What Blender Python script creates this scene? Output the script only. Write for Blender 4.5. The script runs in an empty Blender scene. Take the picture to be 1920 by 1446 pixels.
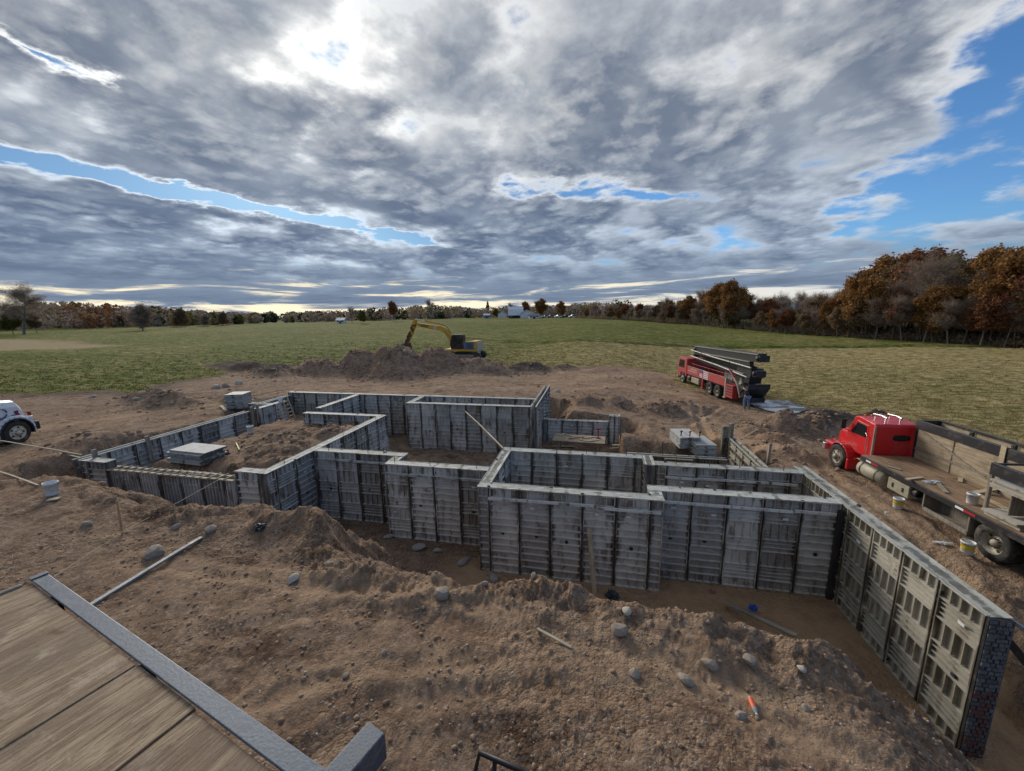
import bpy, bmesh, math, random
import numpy as np
from mathutils import Vector, Matrix

random.seed(7); RNG = np.random.default_rng(7)
scene = bpy.context.scene
COL = scene.collection

# ------------------------------------------------------------------ camera
# world axes follow the foundation: x along its front walls, y away from the viewer, z = 0 at the footings
CAM_Z = 7.79
FPX = 733.84
_p, _r, _h = (math.radians(a) for a in (10.418, -0.9645, -12.05))
_f = np.array([0, math.cos(_p), -math.sin(_p)]); _u = np.array([0, math.sin(_p), math.cos(_p)]); _x = np.array([1.0, 0, 0])
_x, _u = math.cos(_r) * _x + math.sin(_r) * _u, -math.sin(_r) * _x + math.cos(_r) * _u
def _uv(d): return np.array([d[0] * math.cos(_h) + d[1] * math.sin(_h), -d[0] * math.sin(_h) + d[1] * math.cos(_h), d[2]])
CX, CU, CF = _uv(_x), _uv(_u), _uv(_f)
cam_data = bpy.data.cameras.new('camera'); cam = bpy.data.objects.new('camera', cam_data); COL.objects.link(cam)
cam_data.sensor_width = 36; cam_data.lens = FPX / 1920 * 36; cam_data.clip_start = 0.05; cam_data.clip_end = 4000
M = Matrix.Identity(4)
for i in range(3): M[i][0], M[i][1], M[i][2] = CX[i], CU[i], -CF[i]
M[2][3] = CAM_Z
cam.matrix_world = M
scene.camera = cam
def P(px, py, z):
    """surveyed point: where the sight line through a measured image point meets elevation z"""
    d = CX * (px - 960) / FPX - CU * (py - 723) / FPX + CF
    t = (z - CAM_Z) / d[2]
    return Vector((d[0] * t, d[1] * t, z))

# ------------------------------------------------------------------ render settings
scene.view_settings.view_transform = 'Standard'; scene.view_settings.look = 'None'
scene.view_settings.exposure = 0.55; scene.view_settings.gamma = 1.0
scene.cycles.use_denoising = True
scene.cycles.max_bounces = 5; scene.cycles.diffuse_bounces = 3; scene.cycles.glossy_bounces = 2; scene.cycles.transparent_max_bounces = 6
scene.cycles.caustics_reflective = False; scene.cycles.caustics_refractive = False

# ------------------------------------------------------------------ node helper
class NT:
    def __init__(s, tree): s.t = tree; s.n = tree.nodes; s.l = tree.links
    def new(s, typ, **kw):
        n = s.n.new(typ)
        for k, v in kw.items(): setattr(n, k, v)
        return n
    def put(s, sock, v):
        if isinstance(v, bpy.types.NodeSocket): s.l.new(v, sock)
        elif v is not None:
            if hasattr(sock.default_value, '__len__') and not hasattr(v, '__len__'): v = [v] * len(sock.default_value)
            if hasattr(v, '__len__') and len(sock.default_value) == 4 and len(v) == 3: v = (*v, 1)
            sock.default_value = v
    def m(s, op, a, b=None, c=None, clamp=False):
        n = s.new('ShaderNodeMath', operation=op, use_clamp=clamp)
        for i, v in enumerate((a, b, c)): s.put(n.inputs[i], v)
        return n.outputs[0]
    def v(s, op, a, b=None, sc=None):
        n = s.new('ShaderNodeVectorMath', operation=op)
        s.put(n.inputs[0], a); s.put(n.inputs[1], b)
        if sc is not None: s.put(n.inputs['Scale'], sc)
        return n.outputs['Value'] if op in ('DOT_PRODUCT', 'LENGTH', 'DISTANCE') else n.outputs[0]
    def mix(s, f, a, b, blend='MIX'):
        n = s.new('ShaderNodeMix', data_type='RGBA', blend_type=blend)
        s.put(n.inputs['Factor'], f); s.put(n.inputs[6], a); s.put(n.inputs[7], b)
        return n.outputs[2]
    def noise(s, vec, scale, detail=4, rough=0.55, dist=0.0, typ=None):
        n = s.new('ShaderNodeTexNoise')
        s.put(n.inputs['Vector'], vec); s.put(n.inputs['Scale'], scale); s.put(n.inputs['Detail'], detail)
        s.put(n.inputs['Roughness'], rough); s.put(n.inputs['Distortion'], dist)
        return n.outputs['Fac']
    def ramp(s, x, lo, hi, a=0.0, b=1.0, smooth=True):
        n = s.new('ShaderNodeMapRange', interpolation_type='SMOOTHSTEP' if smooth else 'LINEAR')
        for i, v in enumerate((x, lo, hi, a, b)): s.put(n.inputs[i], v)
        return n.outputs[0]
    def sep(s, vec):
        n = s.new('ShaderNodeSeparateXYZ'); s.put(n.inputs[0], vec); return n.outputs
    def comb(s, x, y, z):
        n = s.new('ShaderNodeCombineXYZ')
        for i, v in enumerate((x, y, z)): s.put(n.inputs[i], v)
        return n.outputs[0]

# ------------------------------------------------------------------ sky and sun
SUN_DIR = Vector((-0.60, 0.69, 0.41)).normalized()
world = bpy.data.worlds.new('World'); scene.world = world; world.use_nodes = True
def build_sky():
    w = NT(world.node_tree); w.n.clear()
    out = w.new('ShaderNodeOutputWorld'); bg = w.new('ShaderNodeBackground'); w.l.new(bg.outputs[0], out.inputs[0])
    sky = w.new('ShaderNodeTexSky', sky_type='NISHITA'); sky.sun_disc = False
    sky.sun_elevation = math.asin(SUN_DIR.z); sky.sun_rotation = math.atan2(SUN_DIR.x, SUN_DIR.y)
    sky.altitude = 250; sky.air_density = 1.0; sky.dust_density = 0.6; sky.ozone_density = 2.0
    blue = w.mix(1.0, w.v('SCALE', sky.outputs[0], sc=0.075), (0.58, 0.92, 1.25), 'MULTIPLY')
    d = w.v('NORMALIZE', w.new('ShaderNodeTexCoord').outputs['Generated'])
    dx, dy, dz = w.sep(d)
    zz = w.m('ADD', w.m('MAXIMUM', dz, 0.0), 0.06)
    px, py = w.m('DIVIDE', dx, zz), w.m('DIVIDE', dy, zz)
    ca, sa = 0.94, 0.342                                       # cloud streets run roughly away from the viewer
    zq = w.m('ADD', w.m('MAXIMUM', dz, 0.0), 0.17); ux, uy = w.m('MULTIPLY', w.m('DIVIDE', dx, zq), 1.45), w.m('MULTIPLY', w.m('DIVIDE', dy, zq), 1.45)
    qa = w.m('SUBTRACT', w.m('MULTIPLY', ux, ca), w.m('MULTIPLY', uy, sa))
    qb = w.m('ADD', w.m('MULTIPLY', ux, sa), w.m('MULTIPLY', uy, ca))
    def field(ox, oy):
        a, b = w.m('ADD', qa, ox), w.m('ADD', qb, oy)
        big = w.noise(w.comb(w.m('MULTIPLY', a, 0.95), w.m('MULTIPLY', b, 0.60), SEED), 1.0, 2, 0.5, 0.35)
        mid = w.noise(w.comb(w.m('MULTIPLY', a, 1.0), w.m('MULTIPLY', b, 0.96), SEED + 3.1), 2.3, 13, 0.55, 0.08)
        return w.m('ADD', w.m('MULTIPLY', big, 0.42), w.m('MULTIPLY', mid, 0.70))
    SEED = 4.7
    n0 = field(0.0, 0.0)
    # sunward sample for the lit edges
    sp = (1.45 * SUN_DIR.x / (SUN_DIR.z + 0.17), 1.45 * SUN_DIR.y / (SUN_DIR.z + 0.17))
    tx, ty = w.m('SUBTRACT', sp[0], ux), w.m('SUBTRACT', sp[1], uy)
    ln = w.m('ADD', w.m('SQRT', w.m('ADD', w.m('MULTIPLY', tx, tx), w.m('MULTIPLY', ty, ty))), 0.2)
    step = 0.13
    ox = w.m('MULTIPLY', w.m('DIVIDE', w.m('SUBTRACT', w.m('MULTIPLY', tx, ca), w.m('MULTIPLY', ty, sa)), ln), step)
    oy = w.m('MULTIPLY', w.m('DIVIDE', w.m('ADD', w.m('MULTIPLY', tx, sa), w.m('MULTIPLY', ty, ca)), ln), step)
    n1 = field(ox, oy)
    # openings between the cloud streets, with ragged margins
    pv = w.comb(px, py, 3.0)
    gx = w.m('ADD', px, w.m('MULTIPLY', w.m('SUBTRACT', w.noise(pv, 2.6, 7, 0.6), 0.5), 0.75))
    gy = w.m('ADD', py, w.m('MULTIPLY', w.m('SUBTRACT', w.noise(w.comb(py, px, 8.0), 2.6, 7, 0.6), 0.5), 0.75))
    def gap(ax, ay, bx, by, wd, ext):
        L = math.hypot(bx - ax, by - ay); ex, ey = (bx - ax) / L, (by - ay) / L
        rx, ry = w.m('SUBTRACT', gx, ax), w.m('SUBTRACT', gy, ay)
        al = w.m('ADD', w.m('MULTIPLY', rx, ex), w.m('MULTIPLY', ry, ey))
        ac = w.m('SUBTRACT', w.m('MULTIPLY', ry, ex), w.m('MULTIPLY', rx, ey))
        g = w.m('EXPONENT', w.m('MULTIPLY', w.m('MULTIPLY', ac, ac), -1.0 / wd ** 2))
        return w.m('MULTIPLY', g, w.m('MULTIPLY', w.ramp(al, -ext, 0.0), w.ramp(al, L, L + ext, 1.0, 0.0)))
    g1 = gap(-3.3, 0.4, -2.55, 2.3, 0.17, 1.2)
    g1b = gap(-2.55, 2.3, -1.75, 3.9, 0.14, 0.9)
    g2 = gap(-0.45, 2.75, 0.60, 3.2, 0.16, 0.30)
    g3 = gap(-1.75, 1.15, -1.70, 1.25, 0.07, 0.12)
    edge = w.m('SUBTRACT', w.m('SUBTRACT', gx, w.m('MULTIPLY', gy, 0.36)), 0.42)
    g4 = w.ramp(edge, -0.06, 0.32)
    big_h = w.ramp(dz, 0.02, 0.16)
    opens = w.m('ADD', w.m('ADD', w.m('MULTIPLY', g1, 0.34), w.m('MULTIPLY', g1b, 0.30)), w.m('ADD', w.m('MULTIPLY', g2, 0.24), w.m('MULTIPLY', g3, 0.25)))
    opens = w.m('ADD', opens, w.m('MULTIPLY', w.m('MULTIPLY', g4, 0.205), big_h))
    n = w.m('ADD', w.m('SUBTRACT', n0, opens), 0.10)
    n = w.m('ADD', n, w.m('MULTIPLY', w.m('POWER', w.m('MAXIMUM', w.v('DOT_PRODUCT', d, tuple(SUN_DIR)), 0.0), 40.0), 0.055))     # veil of cloud over the sun itself
    cover = w.ramp(n, 0.445, 0.565)
    thick = w.ramp(n, 0.50, 0.70)
    lit = w.m('MULTIPLY', w.m('SUBTRACT', n0, n1), 5.5, clamp=True)
    cosang = w.v('DOT_PRODUCT', d, tuple(SUN_DIR))
    near = w.m('POWER', w.m('MAXIMUM', cosang, 0.0), 18.0)
    wide = w.m('POWER', w.m('MAXIMUM', cosang, 0.0), 3.0)
    fine = w.noise(w.comb(qa, w.m('MULTIPLY', qb, 0.8), 9.3), 4.0, 9, 0.58, 0.3)
    soft = w.noise(w.comb(qa, w.m('MULTIPLY', qb, 0.7), 19.3), 1.7, 5, 0.5, 0.3)
    body = w.mix(thick, (0.54, 0.55, 0.56), (0.118, 0.146, 0.198))
    body = w.mix(w.m('MULTIPLY', w.ramp(soft, 0.44, 0.66), 0.60), body, (0.25, 0.28, 0.325))
    body = w.mix(w.m('MULTIPLY', w.ramp(fine, 0.46, 0.70), 0.22), body, (0.42, 0.44, 0.46))
    body = w.mix(w.m('MULTIPLY', lit, 0.60), body, (0.72, 0.715, 0.69))
    thin = w.m('POWER', w.m('SUBTRACT', 1.0, thick), 2.0)
    body = w.mix(1.0, body, w.v('SCALE', (1.0, 0.96, 0.84), sc=w.m('MULTIPLY', w.m('MULTIPLY', near, w.m('ADD', thin, 0.05)), 0.42)), 'ADD')
    body = w.mix(1.0, body, w.v('SCALE', (1.0, 0.97, 0.90), sc=w.m('MULTIPLY', w.m('MULTIPLY', wide, thin), 0.12)), 'ADD')
    body = w.mix(w.ramp(dz, 0.12, 0.42, 0.85, 0.0), body, w.mix(1.0, body, (0.60, 0.72, 0.88), 'MULTIPLY'))     # far cloud seen through blue air
    blue = w.v('SCALE', blue, sc=w.ramp(cosang, 0.55, 0.98, 1.0, 0.5))
    col = w.mix(cover, blue, body)
    # far cloud decks seen edge-on and the bright strip of air under them
    hz = w.comb(w.m('MULTIPLY', w.m('ARCTAN2', dx, dy), 2.6), w.m('MULTIPLY', dz, 30.0), 2.0)
    deck = w.noise(hz, 1.4, 10, 0.6, 0.5)
    lowd = w.m('ADD', deck, w.ramp(dz, 0.02, 0.11, -0.08, 0.10))
    warm = w.mix(w.ramp(cosang, 0.3, 0.95), (0.55, 0.55, 0.53), (0.80, 0.70, 0.50))
    deckcol = w.mix(w.ramp(lowd, 0.36, 0.48), warm, w.mix(w.ramp(deck, 0.45, 0.7), (0.150, 0.198, 0.272), (0.098, 0.135, 0.198)))
    hf = w.ramp(dz, 0.05, 0.15, 1.0, 0.0)
    col = w.mix(w.m('MULTIPLY', hf, 0.94), col, deckcol)
    w.l.new(col, bg.inputs['Color']); bg.inputs['Strength'].default_value = 1.0
build_sky()
sun_d = bpy.data.lights.new('sun', 'SUN'); sun_d.energy = 2.2; sun_d.angle = math.radians(24); sun_d.color = (1.0, 0.93, 0.82)
sun = bpy.data.objects.new('sun', sun_d); COL.objects.link(sun)
sun.rotation_euler = SUN_DIR.to_track_quat('Z', 'Y').to_euler(); sun.location = (-60, 70, 60)

# ------------------------------------------------------------------ mesh helpers
class MB:
    """collects boxes, bars, tubes and prisms; obj() links them as one mesh object"""
    def __init__(s): s.v = []; s.f = []; s.sm = []
    def add(s, vs, fs, smooth=False):
        o = len(s.v); s.v += [tuple(x) for x in vs]; s.f += [tuple(i + o for i in f) for f in fs]; s.sm += [smooth] * len(fs); return s
    def box(s, x0, x1, y0, y1, z0, z1, tr=None):
        vs = [Vector((x, y, z)) for z in (z0, z1) for y in (y0, y1) for x in (x0, x1)]
        if tr is not None: vs = [tr @ q for q in vs]
        return s.add(vs, [(0, 2, 3, 1), (4, 5, 7, 6), (0, 1, 5, 4), (2, 6, 7, 3), (0, 4, 6, 2), (1, 3, 7, 5)])
    def bar(s, a, b, w, h, up=(0, 0, 1), ext=0):
        a, b = Vector(a), Vector(b); d = (b - a).normalized(); a, b = a - d * ext, b + d * ext; up = Vector(up)
        sd = d.cross(up)
        if sd.length < 1e-3: sd = d.cross(Vector((1, 0, 0)))
        sd.normalize(); n = sd.cross(d).normalized()
        vs = [c + sd * sx * w / 2 + n * sy * h / 2 for c in (a, b) for sx, sy in ((-1, -1), (1, -1), (1, 1), (-1, 1))]
        return s.add(vs, [(0, 3, 2, 1), (4, 5, 6, 7), (0, 1, 5, 4), (1, 2, 6, 5), (2, 3, 7, 6), (3, 0, 4, 7)])
    def tube(s, pts, r, n=8, caps=True, smooth=True):
        pts = [Vector(p) for p in pts]; rs = r if hasattr(r, '__len__') else [r] * len(pts); vs = []; fs = []
        ref = None
        for i, p in enumerate(pts):
            d = (pts[min(i + 1, len(pts) - 1)] - pts[max(i - 1, 0)]).normalized()
            if ref is None: ref = d.cross(Vector((0, 0, 1))) if abs(d.z) < 0.9 else d.cross(Vector((1, 0, 0)))
            ref = (ref - d * ref.dot(d)).normalized(); o = d.cross(ref)
            for k in range(n):
                a = 2 * math.pi * k / n; vs.append(p + (ref * math.cos(a) + o * math.sin(a)) * rs[i])
        for i in range(len(pts) - 1):
            for k in range(n): fs.append((i * n + k, i * n + (k + 1) % n, (i + 1) * n + (k + 1) % n, (i + 1) * n + k))
        s.add(vs, fs, smooth)
        if caps: s.add(vs[:n], [tuple(reversed(range(n)))]); s.add(vs[-n:], [tuple(range(n))])
        return s
    def lathe(s, prof, c, axis='y', n=24, smooth=True):
        """prof: (radius, offset along axis)"""
        c = Vector(c); vs = []; fs = []
        for r, o in prof:
            for k in range(n):
                a = 2 * math.pi * k / n; x, y = r * math.cos(a), r * math.sin(a)
                vs.append(c + Vector({'y': (x, o, y), 'x': (o, x, y), 'z': (x, y, o)}[axis]))
        for i in range(len(prof) - 1):
            for k in range(n): fs.append((i * n + k, i * n + (k + 1) % n, (i + 1) * n + (k + 1) % n, (i + 1) * n + k))
        return s.add(vs, fs, smooth)
    def prism(s, poly, y0, y1, plane='xz'):
        """outline in a plane, pulled along the third axis; y1 may shrink it: y1 = (offset, scale, cx, cz)"""
        n = len(poly)
        def pt(a, b, y): return {'xz': (a, y, b), 'yz': (y, a, b), 'xy': (a, b, y)}[plane]
        vs = [pt(a, b, y0) for a, b in poly] + [pt(a, b, y1) for a, b in poly]
        fs = [tuple(range(n)), tuple(reversed(range(n, 2 * n)))] + [(i, i + n, (i + 1) % n + n, (i + 1) % n) for i in range(n)]
        return s.add(vs, fs)
    def quad(s, a, b, c, d): return s.add([a, b, c, d], [(0, 1, 2, 3)])
    def loft(s, rings, caps=True, smooth=False):
        n = len(rings[0]); vs = [q for r in rings for q in r]
        fs = [(i * n + k, i * n + (k + 1) % n, (i + 1) * n + (k + 1) % n, (i + 1) * n + k) for i in range(len(rings) - 1) for k in range(n)]
        s.add(vs, fs, smooth)
        if caps: s.add(rings[0], [tuple(reversed(range(n)))]); s.add(rings[-1], [tuple(range(n))])
        return s
    def mesh(s, name, mat=None):
        me = bpy.data.meshes.new(name); me.from_pydata(s.v, [], s.f)
        if any(s.sm): me.polygons.foreach_set('use_smooth', s.sm)
        if mat: me.materials.append(mat)
        me.update()
        bm = bmesh.new(); bm.from_mesh(me); bmesh.ops.recalc_face_normals(bm, faces=bm.faces); bm.to_mesh(me); bm.free()
        return me
    def obj(s, name, mat=None, parent=None, bevel=0.0, seg=2):
        return link(name, s.mesh(name, mat), parent, bevel, seg)
def link(name, me, parent=None, bevel=0.0, seg=2):
    o = bpy.data.objects.new(name, me); COL.objects.link(o)
    if parent: o.parent = parent
    if bevel:
        b = o.modifiers.new('bevel', 'BEVEL'); b.width = bevel; b.segments = seg; b.limit_method = 'ANGLE'; b.angle_limit = math.radians(40); b.harden_normals = False
    return o
def tag(o, label=None, cat=None, group=None, kind=None):
    if label: o['label'] = label
    if cat: o['category'] = cat
    if group: o['group'] = group
    if kind: o['kind'] = kind
    return o
def empty(name, loc, rz=0.0, label=None, cat=None, group=None):
    o = bpy.data.objects.new(name, None); COL.objects.link(o); o.location = loc; o.rotation_euler = (0, 0, rz)
    return tag(o, label, cat, group)
def copy_tree(o, parent=None):
    c = o.copy(); COL.objects.link(c); c.parent = parent
    for ch in list(o.children): copy_tree(ch, c)
    return c

# ------------------------------------------------------------------ materials
MATS = {}
def mat(name, fn=None, **kw):
    if name in MATS: return MATS[name]
    m = bpy.data.materials.new(name); m.use_nodes = True; t = NT(m.node_tree)
    b = t.n['Principled BSDF']; MATS[name] = m
    if fn: fn(t, b)
    for k, v in kw.items(): t.put(b.inputs[k], v)
    return m
def worn(name, col, rough=0.6, metal=0.0, dirt=0.35, dirtcol=(0.16, 0.12, 0.085), scale=3.0, var=0.25, bump=0.12, spec=0.4):
    """paint, wood or metal with grime in blotches and streaks"""
    def fn(t, b):
        co = t.new('ShaderNodeTexCoord').outputs['Object']; rnd = t.new('ShaderNodeObjectInfo').outputs['Random']
        vec = t.v('ADD', co, t.comb(t.m('MULTIPLY', rnd, 37.0), t.m('MULTIPLY', rnd, 11.0), 0.0))
        n1 = t.noise(vec, scale, 6, 0.62, 0.4); n2 = t.noise(vec, scale * 9, 4, 0.6)
        c = t.mix(t.ramp(n2, 0.3, 0.7), tuple(x * (1 - var) for x in col), tuple(min(1, x * (1 + var)) for x in col))
        f = t.m('MULTIPLY', t.ramp(t.m('ADD', n1, t.m('MULTIPLY', t.m('SUBTRACT', n2, 0.5), 0.3)), 0.50, 0.68), dirt)
        c = t.mix(f, c, dirtcol); t.put(b.inputs['Base Color'], c)
        t.put(b.inputs['Roughness'], t.m('ADD', t.m('MULTIPLY', f, 0.4), rough, clamp=True)); t.put(b.inputs['Metallic'], metal)
        t.put(b.inputs['Specular IOR Level'], spec)
        if bump:
            bp = t.new('ShaderNodeBump'); bp.inputs['Strength'].default_value = bump; bp.inputs['Distance'].default_value = 0.02
            t.put(bp.inputs['Height'], n2); t.l.new(bp.outputs[0], b.inputs['Normal'])
    return mat(name, fn)
def panel_material(name, a, b_, stain, white, ledge_light=0.5):
    def fn(t, b):
        co = t.new('ShaderNodeTexCoord').outputs['Object']; rnd = t.new('ShaderNodeObjectInfo').outputs['Random']
        vec = t.v('ADD', co, t.comb(t.m('MULTIPLY', rnd, 91.0), t.m('MULTIPLY', rnd, 53.0), t.m('MULTIPLY', rnd, 29.0)))
        x, y, z = t.sep(vec)
        st = t.comb(t.m('MULTIPLY', x, 2.0), t.m('MULTIPLY', y, 2.0), t.m('MULTIPLY', z, 0.55))
        n1 = t.noise(st, 2.2, 6, 0.6, 0.5); n2 = t.noise(vec, 22, 5, 0.65); n3 = t.noise(vec, 1.1, 3, 0.5, 0.3); n4 = t.noise(t.comb(t.m('MULTIPLY', x, 1.2), y, t.m('MULTIPLY', z, 5.0)), 3.0, 6, 0.65, 0.2)
        shade = t.m('ADD', t.m('MULTIPLY', rnd, 0.55), t.m('MULTIPLY', n3, 0.9))
        c = t.mix(t.ramp(shade, 0.35, 1.1), a, b_)
        c = t.mix(t.m('MULTIPLY', t.ramp(n1, 0.49, 0.67), 0.82), c, stain)
        c = t.mix(t.m('MULTIPLY', t.ramp(n4, 0.55, 0.72), 0.55), c, white)
        c = t.mix(t.m('MULTIPLY', t.ramp(n2, 0.54, 0.70), 0.35), c, tuple(q * 0.35 for q in a))
        ex, ey, ez = t.sep(co)                                                      # grout that leaked and dried dark along the panel joints
        edge = t.m('MINIMUM', t.m('ABSOLUTE', ex), t.m('ABSOLUTE', t.m('SUBTRACT', 0.914, ex)))
        leak = t.m('ADD', t.ramp(edge, 0.0, 0.20, 0.42, 0.0), t.m('MULTIPLY', t.m('SUBTRACT', n1, 0.5), 1.1))
        c = t.mix(t.m('MULTIPLY', t.ramp(leak, 0.22, 0.42), 0.8), c, tuple(q * 0.45 for q in stain))
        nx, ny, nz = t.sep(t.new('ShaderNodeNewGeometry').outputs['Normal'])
        c = t.mix(t.m('MULTIPLY', t.ramp(nz, 0.5, 0.9), ledge_light), c, white)                # up-facing ledges paled: sky-lit rib tops painted into the colour, with dried cement
        t.put(b.inputs['Base Color'], c); t.put(b.inputs['Roughness'], 0.72); t.put(b.inputs['Specular IOR Level'], 0.35)
        bp = t.new('ShaderNodeBump'); bp.inputs['Strength'].default_value = 0.35; bp.inputs['Distance'].default_value = 0.012
        t.put(bp.inputs['Height'], n2); t.l.new(bp.outputs[0], b.inputs['Normal'])
    return mat(name, fn)
def wood(name, a, b_, axis=0, rough=0.8, scale=1.0, dark=(0.10, 0.075, 0.055)):
    def fn(t, b):
        co = t.new('ShaderNodeTexCoord').outputs['Object']; rnd = t.new('ShaderNodeObjectInfo').outputs['Random']
        vec = t.v('ADD', co, t.comb(t.m('MULTIPLY', rnd, 17.0), t.m('MULTIPLY', rnd, 7.0), t.m('MULTIPLY', rnd, 3.0)))
        k = [14.0 * scale] * 3; k[axis] = 0.9 * scale
        g = t.v('MULTIPLY', vec, tuple(k))
        n1 = t.noise(g, 1.0, 6, 0.65, 0.6); n2 = t.noise(g, 4.5, 4, 0.7, 0.2); n3 = t.noise(vec, 1.6, 5, 0.6, 0.3)
        c = t.mix(t.ramp(n1, 0.32, 0.68), a, b_)
        c = t.mix(t.m('MULTIPLY', t.ramp(n2, 0.52, 0.66), 0.55), c, dark)
        c = t.mix(t.m('MULTIPLY', t.ramp(n3, 0.48, 0.68), 0.5), c, tuple(q * 0.55 for q in a))
        t.put(b.inputs['Base Color'], c); t.put(b.inputs['Roughness'], rough); t.put(b.inputs['Specular IOR Level'], 0.3)
        bp = t.new('ShaderNodeBump'); bp.inputs['Strength'].default_value = 0.4; bp.inputs['Distance'].default_value = 0.006
        t.put(bp.inputs['Height'], n2); t.l.new(bp.outputs[0], b.inputs['Normal'])
    return mat(name, fn)

# ------------------------------------------------------------------ foundation plan: footprint of every wall run
# key: x0, x1, y0, y1, base, top, floor of the dig beside it, apron in front of it
WALLS = {
 'front':      (-3.35, 1.94, 10.43, 10.79, 0, 2.743, 0, 2.0),
 'boxside':    (-3.35, -2.99, 10.79, 13.60, 0, 2.743, 0, 1.4),
 'boxback':    (-3.35, 1.70, 13.60, 13.96, 0, 2.743, 0, 1.0),
 'jogback':    (1.70, 2.06, 13.05, 13.96, 0, 2.743, 0, 1.0),
 'stripback':  (2.06, 6.43, 13.05, 13.41, 0, 2.743, 0, 1.0),
 'jogfront':   (1.58, 1.94, 10.79, 11.05, 0, 2.743, 0, 1.0),
 'stripfront': (1.58, 6.43, 11.05, 11.41, 0, 2.743, 0, 2.9),
 'walkout':    (6.43, 6.79, 7.15, 13.75, 0, 2.743, 0, 0.85),
 'mid':        (-7.07, -3.35, 11.62, 11.98, 0, 2.743, 0, 1.7),
 'jogmid':     (-7.07, -6.71, 11.98, 12.40, 0, 2.743, 0, 1.0),
 'recess':     (-10.45, -6.71, 12.40, 12.76, 0, 2.743, 0, 1.0),
 'long':       (-10.81, -10.45, 10.17, 17.86, 0, 2.743, 0, 0.5),
 'stub':       (-11.75, -10.81, 10.17, 10.53, 0, 2.743, 0.4, 0.9),
 'cross':      (-15.20, -10.81, 17.50, 17.86, 0, 2.743, 0.5, 0.6),
 'inner':      (-15.33, -14.97, 18.70, 22.50, 0, 2.743, 0.5, 0.6),
 'back':       (-20.50, -3.41, 22.50, 22.86, 0, 2.743, 0.8, 0.6),
 'box2front':  (-10.78, -3.41, 20.55, 20.91, 0, 2.743, 0, 0.5),
 'box2side':   (-10.78, -10.42, 20.91, 22.50, 0, 2.743, 0, 0.5),
 'box2long':   (-3.41, -3.05, 20.55, 27.30, 0, 2.743, 0, 0.6),
 'low':        (-3.05, 0.90, 23.00, 23.30, 0, 1.40, 0, 0.6),
 'pier':       (0.90, 1.52, 22.90, 23.30, 0, 1.80, 0, 0.6),
 'tan':        (6.72, 7.04, 16.70, 21.00, 0, 1.42, 0.2, 0.4),
 'brown':      (1.62, 5.95, 18.35, 18.65, 0, 1.12, 0, 0.5),
 'outer':      (-18.78, -18.42, 10.04, 17.40, 1.0, 2.743, 1.15, 0.5),
 'outerfront': (-18.42, -17.20, 10.04, 10.40, 1.0, 2.743, 1.15, 0.5),
 'grade':      (-17.20, -11.75, 10.12, 10.42, 1.0, 2.42, 1.15, 0.5),
 'outer2':     (-18.82, -18.46, 18.05, 20.10, 1.0, 2.743, 1.2, 0.5),
 'outer3':     (-20.50, -20.14, 20.10, 22.50, 1.0, 2.55, 1.2, 0.5),
 'spur':       (-20.40, -18.82, 19.20, 19.50, 1.0, 2.70, 1.2, 0.5),
}
# ------------------------------------------------------------------ terrain
_perm = RNG.permutation(256); _perm = np.concatenate([_perm, _perm, _perm])
_ga = RNG.uniform(0, 2 * np.pi, 256); _gx, _gy = np.cos(_ga), np.sin(_ga)
def pn(x, y, s=0):
    x = x + s * 17.31; y = y + s * 9.77
    xi = np.floor(x).astype(np.int64); yi = np.floor(y).astype(np.int64); xf = x - xi; yf = y - yi
    xi &= 255; yi &= 255
    u = xf * xf * xf * (xf * (xf * 6 - 15) + 10); v = yf * yf * yf * (yf * (yf * 6 - 15) + 10)
    def g(ix, iy, fx, fy):
        h = _perm[_perm[ix] + iy]; return _gx[h] * fx + _gy[h] * fy
    a = g(xi, yi, xf, yf); b = g(xi + 1, yi, xf - 1, yf); c = g(xi, yi + 1, xf, yf - 1); d = g(xi + 1, yi + 1, xf - 1, yf - 1)
    return (a + u * (b - a)) * (1 - v) + (c + u * (d - c)) * v
def fbm(x, y, o=4, s=0, gain=0.5):
    r = 0; a = 1.0
    for i in range(o): r = r + a * pn(x, y, s + i * 3); x = x * 2.03; y = y * 2.03; a *= gain
    return r
def sstep(x, a, b):
    t = np.clip((x - a) / (b - a), 0, 1); return t * t * (3 - 2 * t)
CTRL = [(960,1446,2.9),(300,1100,2.9),(1412,1330,2.85),(700,1150,2.9),(1150,1250,2.9),(1700,1440,2.75),(100,925,3.1),(300,960,2.95),(30,1000,3.1),(500,1040,2.9),(1000,1150,2.95),(1300,1180,2.85),
 (40,832,2.42),(0,780,2.5),(230,700,2.6),(60,735,2.7),(250,770,2.45),(430,740,2.3),(600,725,2.05),(750,712,1.9),(960,718,1.6),(1100,735,1.35),(1200,770,1.1),
 (1300,750,.75),(1400,790,.6),(1343,746,.5),(1279,718,.52),(1400,765,.5),(1563,875,.78),(1850,1048,.75),(1750,980,.75),(1925,1085,.72),(1480,820,.72),(1900,1250,0.35),(1600,720,.8),(1800,740,.8),(1910,700,.9),
 (1300,656,1.1),(1900,658,1.3),(1600,657,1.1),(1000,650,1.9),(880,645,2.4),(50,628,4.2),(250,615,4.5),(500,612,4.5),(700,605,4.8),(900,600,5.0),(1100,599,5.0),(1250,604,3.9),(1400,618,2.6),(1600,632,2.0),(1800,642,1.7),(1915,650,1.5),
 (50,665,3.4),(300,655,3.0),(600,665,2.5),(1100,625,3.3),(1300,635,1.9),(1600,645,1.3),(870,678,2.40),(830,672,2.45)]
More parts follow.
